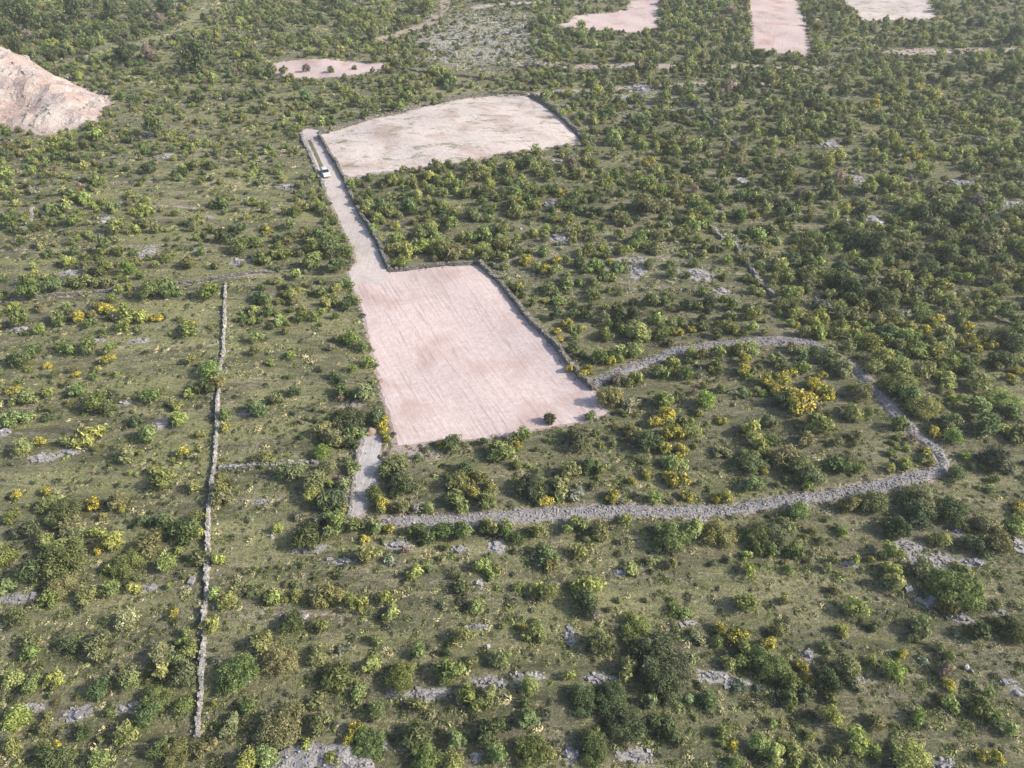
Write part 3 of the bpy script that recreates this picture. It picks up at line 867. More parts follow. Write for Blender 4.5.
# ------------------------------------------------------------------ bushes read off the photograph: x y width tint
# L light, G mid green, D dark, O olive, S silvery, P cream, B brownish, Y in bloom
BUSHES = """50 601 20 L;60 586 34 O;90 598 24 O;112 591 20 G;135 591 16 L;17 618 22 G;30 643 20 G;30 653 20 G;128 622 26 P;102 646 28 O;72 647 22 D;12 681 26 L;32 683 22 L;53 681 20 L;100 688 26 D;130 681 24 O;162 656 30 O;165 673 20 L;180 661 22 G;193 651 22 G;187 676 28 D;155 698 34 G;185 708 22 L;150 716 28 D;17 718 30 L;47 716 12 O;127 736 30 L;52 753 32 D;54 745 14 Y;12 743 22 L;82 732 16 D;175 751 36 O;205 748 26 O;217 598 18 L;230 604 20 L;212 628 20 L;240 676 38 G;232 726 24 O;250 711 20 G;247 761 28 L;175 616 11 Y;100 761 24 L;7 584 22 G;217 661 18 S;160 748 22 D
273 603 20 L;298 598 16 L;331 601 32 O;351 608 20 G;363 608 18 L;388 604 20 L;392 618 18 L;293 628 28 D;322 628 18 L;266 646 26 O;281 663 36 O;343 651 20 S;318 658 24 O;338 678 32 D;358 693 18 L;371 666 22 L;401 676 34 G;421 651 20 L;451 671 32 G;471 663 16 O;501 658 24 O;461 640 22 O;476 608 20 L;461 591 20 G;318 703 20 O;378 713 24 G;283 723 48 O;321 726 26 O;356 731 16 Y;368 743 34 G;348 741 13 Y;268 758 30 L;418 706 20 L;416 736 30 D;468 698 28 G;456 738 24 G;488 698 24 O;493 731 30 D;496 756 24 G;426 758 36 G;453 761 26 L;333 762 20 L;308 748 16 L;416 578 16 L;493 578 12 L;443 608 14 S;376 643 14 L
549 591 24 L;587 586 30 L;586 600 30 D;594 613 16 B;534 631 24 G;523 627 9 Y;600 641 30 O;637 624 36 L;657 651 56 J;676 662 40 J;665 680 42 J;627 666 24 O;612 696 38 D;627 721 40 D;584 698 34 D;569 676 16 L;529 686 22 L;667 726 32 D;649 698 18 O;689 696 12 P;709 698 24 G;704 683 16 S;594 746 36 D;597 731 14 L;527 721 24 G;532 751 34 G;547 757 20 L;687 608 16 L;674 606 14 L;747 598 26 L;697 631 22 S;722 623 15 Y;739 631 22 Y;747 646 30 G;732 658 20 L;762 651 28 G;720 636 14 G;742 678 20 S;724 728 20 L;734 743 14 Y;759 743 28 L;737 761 20 G;684 741 14 O;694 656 18 O;762 683 14 S
838 586 14 O;785 597 14 O;860 603 28 L;843 626 15 L;780 626 16 O;895 578 20 L;940 581 24 L;963 588 46 G;977 582 24 O;950 601 26 O;925 621 26 O;958 628 12 S;983 628 26 D;1018 626 36 D;772 638 16 Y;778 661 34 G;793 676 28 G;793 693 20 G;804 661 13 Y;812 675 12 Y;828 643 14 O;850 663 28 O;830 676 28 D;860 678 20 S;833 691 16 O;808 688 20 D;897 667 27 A;875 658 14 L;905 650 12 Y;928 655 14 S;948 666 22 B;952 681 14 Y;978 681 16 S;990 693 18 L;980 703 28 G;995 716 20 G;955 703 20 L;835 713 24 L;920 713 20 A;775 720 14 L;860 736 32 L;878 748 18 L;795 748 26 L;775 753 26 L;818 761 18 L;840 748 16 O;915 757 46 L;900 741 14 S;985 753 13 Y;999 756 15 Y;1008 726 18 L;965 731 12 S;880 720 20 O;770 737 12 O
12 389 14 Y;25 394 26 O;45 391 16 L;77 389 18 G;95 399 30 G;110 406 22 G;112 395 14 D;150 394 24 G;190 394 12 L;205 386 22 D;12 416 26 G;47 414 12 D;136 421 13 D;175 406 14 L;177 419 22 L;227 415 18 L;227 428 14 L;250 409 16 G;200 434 12 L;20 446 24 L;39 439 13 Y;65 440 18 L;87 434 30 L;147 434 24 L;182 451 14 Y;125 454 20 O;165 479 30 G;155 471 14 L;195 488 16 L;221 490 24 O;221 502 22 O;15 493 13 Y;46 489 12 Y;45 501 24 G;65 511 34 D;10 514 18 G;91 503 15 Y;120 501 24 O;122 509 9 Y;102 516 12 O;70 524 26 O;145 524 18 D;167 524 24 G;200 521 18 L;250 520 14 S;27 531 24 D;45 541 22 L;75 539 26 O;97 534 20 L;115 544 24 L;155 544 30 O;190 534 32 D;202 538 18 L;5 556 24 L;67 559 44 G;60 552 24 L;127 564 36 G;100 551 11 Y;170 566 24 L;181 554 12 L;202 561 20 O;220 564 16 L;130 558 11 Y;112 571 16 L;35 569 32 D
293 391 14 D;261 411 20 G;276 399 16 G;343 389 16 G;361 391 26 O;351 418 36 D;378 419 20 D;381 421 14 Y;384 430 11 Y;386 438 10 Y;353 434 22 G;321 431 26 O;333 441 26 O;323 456 24 A;351 446 16 D;351 469 20 G;328 471 22 O;266 459 24 O;291 474 28 O;316 486 28 O;313 499 22 L;346 491 20 O;341 483 10 B;333 504 32 D;342 513 12 Y;328 509 20 O;298 519 18 S;320 524 20 S;278 533 11 L;338 526 28 G;356 530 20 G;368 524 20 S;338 521 10 Y;308 541 30 D;333 539 18 G;391 466 32 O;401 484 30 D;376 496 22 G;383 514 18 Y;401 511 20 O;416 511 14 B;453 444 24 D;441 444 10 Y;466 469 22 D;458 484 28 O;478 479 22 O;473 494 15 Y;456 506 28 G;486 506 26 G;491 489 18 O;501 449 32 G;508 441 14 O;488 519 18 L;506 519 16 L;428 521 16 L;418 534 22 D;428 542 20 G;443 531 26 G;463 534 24 G;488 531 22 D;376 531 18 G;391 531 12 Y;366 544 11 Y;406 556 12 B;506 534 18 G;481 569 20 L;496 571 16 O;368 561 20 O;391 564 16 S
549 417 15 J;592 413 15 A;577 438 32 J;522 434 20 G;517 444 13 Y;531 486 36 J;542 484 16 L;539 494 18 O;572 471 20 O;589 466 24 D;596 464 11 Y;604 471 16 L;559 486 26 O;577 491 26 S;545 501 16 Y;609 393 28 O;632 401 24 S;662 401 24 L;677 396 14 G;707 403 27 A;667 415 20 Y;655 422 16 Y;674 431 22 Y;682 420 14 O;692 431 24 L;647 439 30 D;662 444 18 Y;682 449 15 Y;674 459 26 L;722 421 11 Y;724 451 22 S;752 432 28 L;752 459 34 G;762 449 20 L;763 470 11 Y;753 484 20 G;679 476 22 Y;668 474 12 Y;647 474 11 Y;632 481 10 Y;612 499 15 Y;654 499 20 L;687 494 13 Y;672 499 10 B;727 496 16 L;718 499 11 Y;644 459 11 G;632 429 18 O;625 519 15 L;622 539 14 S;599 529 24 O;574 524 28 G;578 549 20 L;587 539 10 P;518 541 20 G;547 554 26 G;549 563 20 O;672 534 40 G;694 526 26 L;719 529 36 O;762 531 36 G;652 559 12 L;674 561 16 O;749 569 20 L;632 566 16 L;537 531 20 O
775 391 18 Y;800 404 30 Y;792 396 24 Y;823 394 20 Y;812 386 16 Y;783 385 16 Y;778 404 20 D;850 416 24 L;856 420 12 Y;863 396 24 O;818 426 30 G;805 441 18 O;773 441 18 G;768 424 18 O;783 456 30 O;800 466 32 O;813 479 28 O;808 486 16 A;838 466 26 D;855 469 14 L;853 439 14 O;888 471 12 L;904 466 15 L;928 461 18 L;925 452 10 Y;915 439 14 B;898 429 20 G;895 389 36 G;908 401 28 G;923 409 34 L;950 427 26 O;953 440 20 A;965 456 14 A;958 474 22 G;975 409 30 L;983 426 30 G;1000 431 16 L;1003 399 32 L;1010 414 26 G;997 459 32 J;1010 469 18 S;1020 436 26 O;933 434 14 Y;873 499 34 G;850 504 22 O;923 497 40 O;948 507 38 D;920 511 30 D;800 509 28 G;783 524 28 G;778 534 34 O;795 546 24 G;773 546 18 L;845 529 14 A;898 524 28 D;943 536 20 L;893 549 24 L;895 567 20 L;923 564 24 O;858 556 15 L;873 556 11 L;828 564 12 O;790 566 11 A;978 544 26 D;988 524 28 O;1000 544 28 O;1015 526 26 L;1018 506 14 Y;968 569 26 O;963 526 14 O;938 571 18 L
105 312 14 Y;113 314 12 Y;80 322 14 Y;95 318 12 O;130 320 20 L;145 322 16 L;158 323 12 Y;188 334 20 G;190 329 17 Y;112 352 16 A;110 362 14 Y;48 366 9 Y;77 375 8 Y;212 370 26 A;218 385 18 O;60 320 16 G;22 323 20 G;20 360 24 G;35 352 20 G;90 350 20 G;70 352 18 G;30 290 30 G;52 288 24 G;85 282 26 G;105 270 20 G;130 272 18 A;190 262 22 O;210 296 20 A;150 296 26 G;175 295 20 G;238 245 26 G;252 240 20 G;265 225 12 O;267 228 9 Y;285 296 10 Y;300 291 8 Y;318 235 26 G;332 245 24 G;345 252 20 G;310 262 24 G;335 265 24 D;262 258 24 G;280 250 26 G;292 296 14 L;320 293 16 G;345 282 16 G;352 300 16 L;345 305 14 D;316 318 14 A;336 317 10 A;350 338 22 A;362 345 14 G;290 355 12 A;258 340 16 L;288 375 8 A;270 362 10 L
430 222 11 Y;432 228 18 L;500 226 11 O;505 230 9 Y;525 260 14 Y;545 270 13 Y;556 262 11 Y;520 283 8 Y;610 263 9 Y;545 297 7 Y;567 319 12 Y;558 328 9 Y;560 337 9 Y;605 305 7 Y;612 358 12 Y;590 366 11 Y;570 365 10 Y;583 370 13 Y;678 330 12 Y;692 329 9 Y;657 318 16 L;662 330 24 G;640 328 30 L;600 354 22 G;620 350 20 L;635 346 22 L;605 330 20 G;640 240 24 G;655 250 18 O;690 225 14 L;704 224 16 L;727 260 14 A;742 220 12 A;620 222 16 O;645 210 28 O;665 210 20 O;595 265 22 G;615 270 20 G;650 178 9 Y;649 156 12 Y;646 160 9 Y;680 180 10 Y;690 182 8 Y;672 176 8 Y;560 195 10 Y;520 200 8 Y;538 206 7 Y;663 192 16 A;755 215 10 Y;793 245 8 Y
872 88 8 Y;877 100 12 Y;890 96 10 Y;902 90 10 Y;918 84 10 Y;928 88 8 Y;868 102 7 Y;970 115 9 Y;965 112 8 Y;905 163 11 Y;915 160 10 Y;928 158 10 Y;786 175 11 Y;780 172 8 Y;967 328 14 Y;970 340 16 Y;975 352 12 Y;960 345 10 Y;990 346 12 Y;808 317 8 Y;796 328 8 Y;990 292 12 Y;895 268 12 Y;903 272 9 Y;1016 372 12 Y;1010 380 10 Y;890 330 16 Y;925 330 14 Y;938 318 16 Y;1005 120 10 Y;985 125 9 Y;820 378 12 Y;790 374 16 Y;782 378 14 Y;765 384 16 Y;780 366 16 G;800 372 20 A;772 362 14 L;862 348 12 L;840 355 18 O;826 362 20 O;850 368 24 O;745 362 14 Y;742 372 16 Y;670 360 12 Y;673 366 18 L;690 352 16 L;752 350 22 L;745 346 14 L;660 372 20 G;700 372 16 S;715 368 20 G
307 71 9 B;332 73 8 O;355 71 6 O;272 70 12 O;285 73 12 O;845 225 22 D;860 235 28 D;880 240 30 D;905 235 26 O;915 248 24 D;838 280 28 D;850 290 30 D;870 285 26 O;880 300 30 D;812 262 22 D;840 265 20 D;790 255 26 D;930 262 26 D;950 250 28 D;970 250 26 D;990 240 28 O;1005 255 26 D;945 205 28 G;965 215 28 D;985 225 26 G;1000 275 22 O;870 345 24 L;888 335 26 G;905 340 28 L;918 352 26 L;880 362 26 L;935 355 24 L;950 365 26 L;900 372 28 L;870 372 22 L;922 376 26 O;945 382 26 L;975 385 28 O;1000 360 28 D;1015 345 26 G;965 365 22 D;840 330 24 L;855 338 20 L;820 318 20 L;822 302 24 S;920 210 26 D;935 222 22 O;785 210 22 D;770 230 20 O"""
TINT = {'L': (.285, .322, .104), 'G': (.172, .214, .076), 'D': (.108, .138, .058), 'O': (.216, .226, .094),
        'S': (.275, .295, .178), 'P': (.40, .45, .22), 'B': (.30, .25, .19), 'Y': (.215, .225, .070), 'J': (.110, .128, .066), 'A': (.215, .300, .080)}
NAMES = {'L': 'light yellow-green bush', 'G': 'mid green bush', 'D': 'dark green bush', 'O': 'olive bush', 'S': 'grey-green bush',
         'P': 'pale cream-green bush', 'B': 'brownish bush', 'Y': 'yellow-flowering bush', 'J': 'very dark dense bush', 'A': 'bright green bush'}
LAND = [("the top end of the long straight wall",227,290),("the middle of the long straight wall",213,480),("the lower end of the long straight wall",199,730),
 ("the small brown soil pile",371,430),("the lower end of the short gravel strip",357,522),("the right tip of the pink plot",605,412),
 ("the lower left corner of the pink plot",397,447),("the far right corner of the pink plot",481,265),("the left edge of the pink plot",366,345),
 ("the right bend of the rubble bank",945,466),("the far side of the rubble bank",740,344),("the near side of the rubble bank",640,510),
 ("the nearer right part of the rubble bank",830,495),("the grey rubble heap at the bottom",318,760),("the boulder at lower right",968,665),
 ("the bottom left picture corner",0,767),("the bottom right picture corner",1023,767),("the left picture edge, mid height",0,430),("the right picture edge, mid height",1023,400),
 ("the middle of the bottom picture edge",512,767),("the white car",326,172),("the right tip of the whitish field",588,144),("the tip of the pink earth heap",113,103),
 ("the boulder above the lower right rocks",888,580),("the half-hidden straight wall in the right scrub",770,292),("the short hooked wall at far left",28,225),
 ("the corner of the low broken wall",318,466),("the far pink plot at the top edge",785,50),("the far reddish patch",610,30),("the far strip of bare pink soil",320,70)]
ORD = ['nearest', 'second nearest', 'third nearest', 'fourth nearest', 'fifth nearest', 'sixth nearest', 'seventh nearest', 'eighth nearest', 'ninth nearest', 'tenth nearest',
       'eleventh nearest', 'twelfth nearest']
def direction(dx, dy):
    return ('right of' if dx > 0 else 'left of') if abs(dx) > abs(dy) else ('below' if dy > 0 else 'above')
def make_labels(items):
    """items: list of (name, px, py) -> unique labels naming a landmark, a side of it and the rank by distance there"""
    tab = {}
    for li, (ln, lx, ly) in enumerate(LAND):
        for i, (nm, px, py) in enumerate(items):
            dx, dy = px - lx, py - ly
            tab.setdefault((nm, li, direction(dx, dy)), []).append((dx * dx + dy * dy, i))
    best = {}
    for (nm, li, dr), lst in tab.items():
        lst.sort()
        for rank, (dd, i) in enumerate(lst):
            cost = rank * 26 + sqrt(dd)
            if i not in best or cost < best[i][0]:
                best[i] = (cost, rank, f"{nm}, {ORD[rank] if rank < len(ORD) else 'number ' + str(rank + 1)} {dr} {LAND[li][0]}")
    return [best[i][2] for i in range(len(items))]

def blocked(x, y, m=.6):
    X_ = np.array([x]); Y_ = np.array([y])
    for k in WP:
        if sdf_poly(WP[k], X_, Y_)[0] < (m if k != 'heap' else .5): return True
    return False
rg = np.random.default_rng(11)
B = []     # x y z-radius tint style source
KST = {'L': 'shrub', 'G': 'shrub', 'D': 'shrub', 'O': 'shrub', 'S': 'low', 'P': 'round', 'B': 'round', 'Y': 'broom', 'J': 'juniper', 'A': 'round'}
for ln in BUSHES.strip().split('\n'):
    for tok in ln.split(';'):
        f = tok.split()
        if len(f) < 4: continue
        px, py, w_, k = float(f[0]), float(f[1]), float(f[2]), f[3]
        x, y = p2w(px, py, .6); _, _, dep = w2p(x, y, .6)
        r_ = w_ / 2 * dep / FPX * (1.06 if k != 'Y' else 1.22)
        hh = .5 * r_
        x, y = p2w(px, py, hh * 1.1)
        for _ in range(6):
            dl_ = dist_line(LOOPW, np.array([x, x + .1, x]), np.array([y, y, y + .1]))
            if dl_[0] > 1.05 + .55 * r_: break
            gxx, gyy = (dl_[1] - dl_[0]), (dl_[2] - dl_[0]); gl = sqrt(gxx * gxx + gyy * gyy) + 1e-6
            x += gxx / gl * .3; y += gyy / gl * .3
        px, py, _ = w2p(x, y, hh * 1.1)
        st = KST[k]
        if k in 'DO' and w_ > 27: st = 'juniper'
        if k in 'LG' and rg.random() < .35: st = 'round'
        B.append([x, y, r_, k, st, px, py, True])
NH = len(B)

# random fill following the cover seen in each 64-pixel cell of the photograph
COVER = """0.95 0.79 0.51 0.56 0.60 0.60 0.56 0.33 0.60 0.47 0.95 0.95 0.90 0.56 0.47 0.60
0.90 0.65 0.58 0.56 0.47 0.58 0.47 0.28 0.65 0.74 0.60 0.65 0.73 0.70 0.65 0.67
0.58 0.54 0.47 0.47 0.42 0.47 0.74 0.70 0.74 0.67 0.65 0.70 0.76 0.74 0.71 0.71
0.51 0.47 0.35 0.45 0.54 0.65 0.95 0.95 0.76 0.65 0.70 0.71 0.76 0.80 0.97 0.92
0.54 0.56 0.37 0.42 0.58 0.56 0.90 0.92 0.58 0.51 0.48 0.58 0.78 0.92 0.92 0.90
0.35 0.43 0.32 0.33 0.32 0.45 0.37 0.47 0.42 0.47 0.58 0.61 0.74 0.92 0.92 0.80
0.41 0.31 0.24 0.24 0.31 0.52 0.21 0.21 0.24 0.35 0.47 0.47 0.41 0.52 0.52 0.52
0.24 0.24 0.21 0.18 0.21 0.28 0.24 0.24 0.24 0.28 0.28 0.28 0.24 0.28 0.52 0.46
0.31 0.31 0.24 0.18 0.24 0.24 0.28 0.24 0.21 0.21 0.24 0.24 0.24 0.24 0.28 0.31
0.28 0.28 0.21 0.21 0.21 0.18 0.18 0.21 0.18 0.14 0.18 0.14 0.18 0.14 0.21 0.24
0.28 0.28 0.24 0.24 0.24 0.21 0.24 0.24 0.21 0.21 0.18 0.21 0.21 0.21 0.18 0.21
0.28 0.28 0.24 0.28 0.28 0.24 0.28 0.28 0.24 0.21 0.21 0.21 0.21 0.21 0.24 0.24"""
COVER = np.array([[float(v) for v in r_.split()] for r_ in COVER.split('\n')])
def cover(px, py):
    u = np.clip(px / 64 - .5, 0, 14.999); v = np.clip(py / 64 - .5, 0, 10.999)
    i, j = int(u), int(v); a, b_ = u - i, v - j
    return (COVER[j, i] * (1 - a) + COVER[j, i + 1] * a) * (1 - b_) + (COVER[j + 1, i] * (1 - a) + COVER[j + 1, i + 1] * a) * b_
cell = {}
def put(x, y, r_): cell.setdefault((int(x // 4), int(y // 4)), []).append((x, y, r_))
def clash(x, y, r_, f):
    i, j = int(x // 4), int(y // 4)
    for a in (-1, 0, 1):
        for c in (-1, 0, 1):
            for q in cell.get((i + a, j + c), ()):
                if (q[0] - x) ** 2 + (q[1] - y) ** 2 < (f * (q[2] + r_)) ** 2: return True
    return False
for b_ in B: put(b_[0], b_[1], b_[2])
GAPS = np.array([(o[0], o[1], o[2], o[3]) for o in OUTW])
NC = 60000
yy = 18 + (560 - 18) * rg.random(NC) ** .72; xx = (rg.random(NC) * 2 - 1) * (yy * .84 + 62)
dl = dist_line(LOOPW, xx, yy)
blk = np.zeros(NC, bool)
for k, P in WP.items(): blk |= sdf_poly(P, xx, yy) < (.9 if k != 'heap' else .3)
blk |= dl < 1.6
blk |= dist_line(GT, xx, yy) < 4.5
blk |= dist_line(line_w([(520,64),(600,66),(690,67),(770,64),(840,68)]), xx, yy) < 2.4
blk |= dist_line(line_w([(449,-25),(446,-5),(445,6),(438,17),(424,25),(400,32),(378,38)]), xx, yy) < 3
blk |= dist_line(line_w([(476,11),(500,7),(530,4),(575,1)]), xx, yy) < 2.6
blk |= dist_line(line_w([(893,55),(940,53),(1000,50),(1060,49)]), xx, yy) < 4.2
blk |= dist_line(line_w([(500,93),(560,89),(640,87),(745,86),(800,88)]), xx, yy) < 2.2
blk |= dist_line(line_w([(227,289),(224,352),(219,400),(213,480),(210,580),(203,690),(199,735)]), xx, yy) < 1.0
for o in OUTW: blk |= (((xx - o[0]) / (o[2] + .3)) ** 2 + ((yy - o[1]) / (o[3] + .3)) ** 2) < 1
for i in range(NC):
    if blk[i]: continue
    x, y = float(xx[i]), float(yy[i]); px, py, dep = w2p(x, y)
    c = float(cover(px, py))
    nv = .5 + .80 * noise.noise((x * .045, y * .12, 2)) + .75 * noise.noise((x * .15, y * .34, 7))
    if nv > .18 + c * .90 or rg.random() > .5 + c: continue
    nearf = py > 384
    r_ = float(np.clip(rg.lognormal(math.log(.95 + .45 * c), .34), .45, 2.6))
    if nearf: r_ = min(r_ * .5, .9)
    elif py > 300: r_ = min(r_, 1.7)
    if px < 380 and py > 64: r_ *= .82
    if clash(x, y, r_, .62 if c < .7 else .52): continue
    tz = noise.noise((x * .03, y * .045, 31)) * .9 + rg.normal(0, .38)
    k = 'D' if tz < -.62 else 'G' if tz < -.12 else 'O' if tz < .15 else 'L' if tz < .68 else 'S'
    if 430 < px < 530 and 8 < py < 72: k = 'S' if rg.random() < .6 else 'O'; r_ *= .7
    if py < 110 and px < 230 and rg.random() < .4: k = rg.choice(['D', 'S', 'G'])
    if py > 230 and px > 380 and k == 'S' and rg.random() < .5: k = 'O'
    if rg.random() < .015: k = 'B'
    st = KST[k]
    if st == 'shrub' and rg.random() < .4: st = 'round'
    if k == 'D' and rg.random() < .5: st = 'juniper'
    B.append([x, y, r_, k, st, px, py, False]); put(x, y, r_)

# split: the largest in view of each kind are objects, the rest one mass of scrub
def pix(b_): return b_[2] * FPX / w2p(b_[0], b_[1])[2]
vis = lambda b_: -12 < b_[5] < 1036 and -10 < b_[6] < 785
green = sorted([b_ for b_ in B if b_[3] != 'Y' and vis(b_)], key=pix, reverse=True)
bloom = sorted([b_ for b_ in B if b_[3] == 'Y'], key=pix, reverse=True)[:290]
indiv = green[:300] + bloom
ids = {id(b_) for b_ in indiv}
rest = [b_ for b_ in B if id(b_) not in ids]
print('bushes', len(B), 'traced', NH, 'green in view', len(green), 'bloom', len(bloom), 'rest', len(rest))
labels = make_labels([(NAMES[b_[3]], b_[5], b_[6]) for b_ in indiv])
for b_, lab in zip(indiv, labels):
    x, y, r_, k, st = b_[:5]
    if pix(b_) > 17 and k != 'Y': st = 'grand'
    P = NEAR[st]; fm, sm, bm = P[int(rg.integers(len(P)))]
    yel = k == 'Y'
    r = empty('flowering_bush' if yel else 'bush', (x, y, gzs(x, y) - .05), float(rg.uniform(0, 6.28)))
    zf = float(rg.uniform(.85, 1.12)) * (1.0 if r_ < 1.6 else .85)
    r.scale = (r_ * 1.04, r_ * 1.04, r_ * zf)
    tag(r, lab, 'bush', 'yellow-flowering bushes dotted through the scrub' if yel else 'green bushes scattered over the dry ground')
    t = np.array(TINT[k]) * rg.uniform(.82, 1.2) * np.array((rg.uniform(.9, 1.12), 1, rg.uniform(.85, 1.2)))
    for nm, m_ in (('foliage', fm), ('stem', sm), ('blossom', bm)):
        if m_ is None: continue
        o = bpy.data.objects.new(nm, m_); o.parent = r; COL.objects.link(o)
        o.color = (*t, 1)

# ------------------------------------------------------------------ masses (one object each) through geometry nodes
def proto_col(name, meshes):
    c = bpy.data.collections.new(name)
    for i, m_ in enumerate(meshes):
        c.objects.link(bpy.data.objects.new(f'{name}_{i:02d}', m_))
    return c
def scatter(name, pts, rot, scl, idx, tint, pc, label, cat):
    me = bpy.data.meshes.new(name); n = len(pts)
    me.vertices.add(n); me.vertices.foreach_set('co', np.asarray(pts, np.float32).ravel())
    for nm, arr, ty in (('srot', rot, 'FLOAT_VECTOR'), ('sscl', scl, 'FLOAT_VECTOR')):
        a = me.attributes.new(nm, ty, 'POINT'); a.data.foreach_set('vector', np.asarray(arr, np.float32).ravel())
    a = me.attributes.new('sidx', 'INT', 'POINT'); a.data.foreach_set('value', np.asarray(idx, np.int32))
    a = me.attributes.new('tint', 'FLOAT_COLOR', 'POINT')
    a.data.foreach_set('color', np.concatenate([np.asarray(tint, np.float32), np.ones((n, 1), np.float32)], 1).ravel())
    o = bpy.data.objects.new(name, me); COL.objects.link(o)
    g = bpy.data.node_groups.new(name, 'GeometryNodeTree')
    g.interface.new_socket('Geometry', in_out='INPUT', socket_type='NodeSocketGeometry')
    g.interface.new_socket('Geometry', in_out='OUTPUT', socket_type='NodeSocketGeometry')
    gi, go = g.nodes.new('NodeGroupInput'), g.nodes.new('NodeGroupOutput')
    ci = g.nodes.new('GeometryNodeCollectionInfo'); ci.inputs['Collection'].default_value = pc
    ci.inputs['Separate Children'].default_value = True; ci.inputs['Reset Children'].default_value = True
    ip = g.nodes.new('GeometryNodeInstanceOnPoints'); ip.inputs['Pick Instance'].default_value = True
    def at(nm, ty):
        a = g.nodes.new('GeometryNodeInputNamedAttribute'); a.data_type = ty; a.inputs['Name'].default_value = nm; return a.outputs[0]
    e = g.nodes.new('FunctionNodeEulerToRotation'); g.links.new(at('srot', 'FLOAT_VECTOR'), e.inputs[0])
    g.links.new(gi.outputs[0], ip.inputs['Points']); g.links.new(ci.outputs[0], ip.inputs['Instance'])
    g.links.new(at('sidx', 'INT'), ip.inputs['Instance Index']); g.links.new(e.outputs[0], ip.inputs['Rotation'])
    g.links.new(at('sscl', 'FLOAT_VECTOR'), ip.inputs['Scale']); g.links.new(ip.outputs[0], go.inputs[0])
    md = o.modifiers.new('scatter', 'NODES'); md.node_group = g
    tag(o, label, cat, kind='stuff')
    return o
FARM = []; FIDX = {}
def far_proto(kind, i):
    rg2 = np.random.default_rng(5000 + hash_kind.get(kind, 9) * 50 + i)
    if kind == 'shrub': V, lv, cs = crown(rg2, rg2.integers(6, 11), 480, .15, rg2.uniform(1.05, 1.5), .66, 1.8, .35, (.22, .42), rg2.uniform(.7, 1))
    elif kind == 'round': V, lv, cs = crown(rg2, 10, 560, .13, rg2.uniform(1.1, 1.4), .55, 1.4, .15, (.28, .46))
    elif kind == 'juniper': V, lv, cs = crown(rg2, 12, 700, .12, rg2.uniform(1.2, 1.55), .62, 1.9, .3, (.22, .42), rg2.uniform(.7, 1))
    else: V, lv, cs = crown(rg2, 8, 300, .16, .65, .7, 1.5, .3, (.18, .34), rg2.uniform(.5, .9))
    return quad_mesh('far_' + kind, V, lv, M_LEAFI)
for k, n in (('shrub', 7), ('round', 5), ('juniper', 4), ('low', 4)):
    FIDX[k] = list(range(len(FARM), len(FARM) + n)); FARM += [far_proto(k, i) for i in range(n)]
pc = proto_col('farbush', FARM)
pts, rot, scl, ix, tn = [], [], [], [], []
for x, y, r_, k, st, *_ in rest:
    st = 'low' if st == 'broom' else st
    pts.append((x, y, gzs(x, y) - .04)); rot.append((0, 0, rg.uniform(0, 6.28))); zf = rg.uniform(.85, 1.2)
    scl.append((r_ * rg.uniform(.9, 1.15), r_ * rg.uniform(.9, 1.15), r_ * zf)); ix.append(int(rg.choice(FIDX[st])))
    tn.append(np.array(TINT[k]) * rg.uniform(.8, 1.22) * np.array((rg.uniform(.9, 1.12), 1, rg.uniform(.85, 1.2))))
scatter('scrub', pts, rot, scl, ix, tn, pc, 'dense mass of smaller and more distant green bushes over the hillside', 'scrub')

# dry grass tufts and dwarf scrub
TM = []
for i in range(7):
    rg2 = np.random.default_rng(900 + i); n = 60
    a = rg2.uniform(0, 2 * pi, n); rr = np.sqrt(rg2.uniform(0, 1, n)) * .85
    C = np.stack([np.cos(a) * rr, np.sin(a) * rr, rg2.uniform(.08, .5, n) * (1.1 - rr)], 1)
    N = rg2.normal(0, .5, (n, 3)) + np.stack([np.cos(a), np.sin(a), np.full(n, .9)], 1); N /= np.linalg.norm(N, axis=1, keepdims=True)
    TM.append(quad_mesh('tuft', leaf_quads(rg2, C, N, .22, 1.7), np.repeat(rg2.uniform(0, 1, n), 4), M_LEAFI))
tc = proto_col('tuftproto', TM)
NT_ = 260000
yy = 18 + (440 - 18) * rg.random(NT_) ** 1.3; xx = (rg.random(NT_) * 2 - 1) * (yy * .84 + 45)
ok = np.ones(NT_, bool)
for k, P in WP.items(): ok &= sdf_poly(P, xx, yy) > .1
ok &= dist_line(LOOPW, xx, yy) > .9
for o in OUTW: ok &= (((xx - o[0]) / (o[2] * .9)) ** 2 + ((yy - o[1]) / (o[3] * .9)) ** 2) > 1
dens = np.array([.5 + .9 * noise.noise((float(a) * .1, float(b_) * .22, 4)) + .5 * noise.noise((float(a) * .35, float(b_) * .6, 8)) for a, b_ in zip(xx, yy)])
ok &= rg.random(NT_) < dens
xx, yy = xx[ok], yy[ok]; n = len(xx)
s_ = np.clip(rg.lognormal(-1.45, .5, n), .10, .75)[:, None] * (1 + np.clip((yy - 80) / 200, 0, 1.5))[:, None]
ty = rg.random((n, 1)); cA = np.array((.20, .23, .085)); cB = np.array((.42, .385, .22)); cC = np.array((.33, .345, .155)); cD = np.array((.08, .09, .055))
tn = np.where(ty < .35, cA, np.where(ty < .6, cB, np.where(ty < .75, cC, cD))) * rg.uniform(.75, 1.25, (n, 1))
scatter('grass', np.stack([xx, yy, gz(xx, yy) - .02], 1), np.stack([np.zeros(n), np.zeros(n), rg.uniform(0, 6.28, n)], 1),
        np.concatenate([s_ * rg.uniform(.8, 1.5, (n, 1)), s_, s_ * rg.uniform(.6, 1.1, (n, 1))], 1), rg.integers(0, len(TM), n), tn, tc,
        'short dry grass tufts and dwarf scrub between the bushes', 'grass')

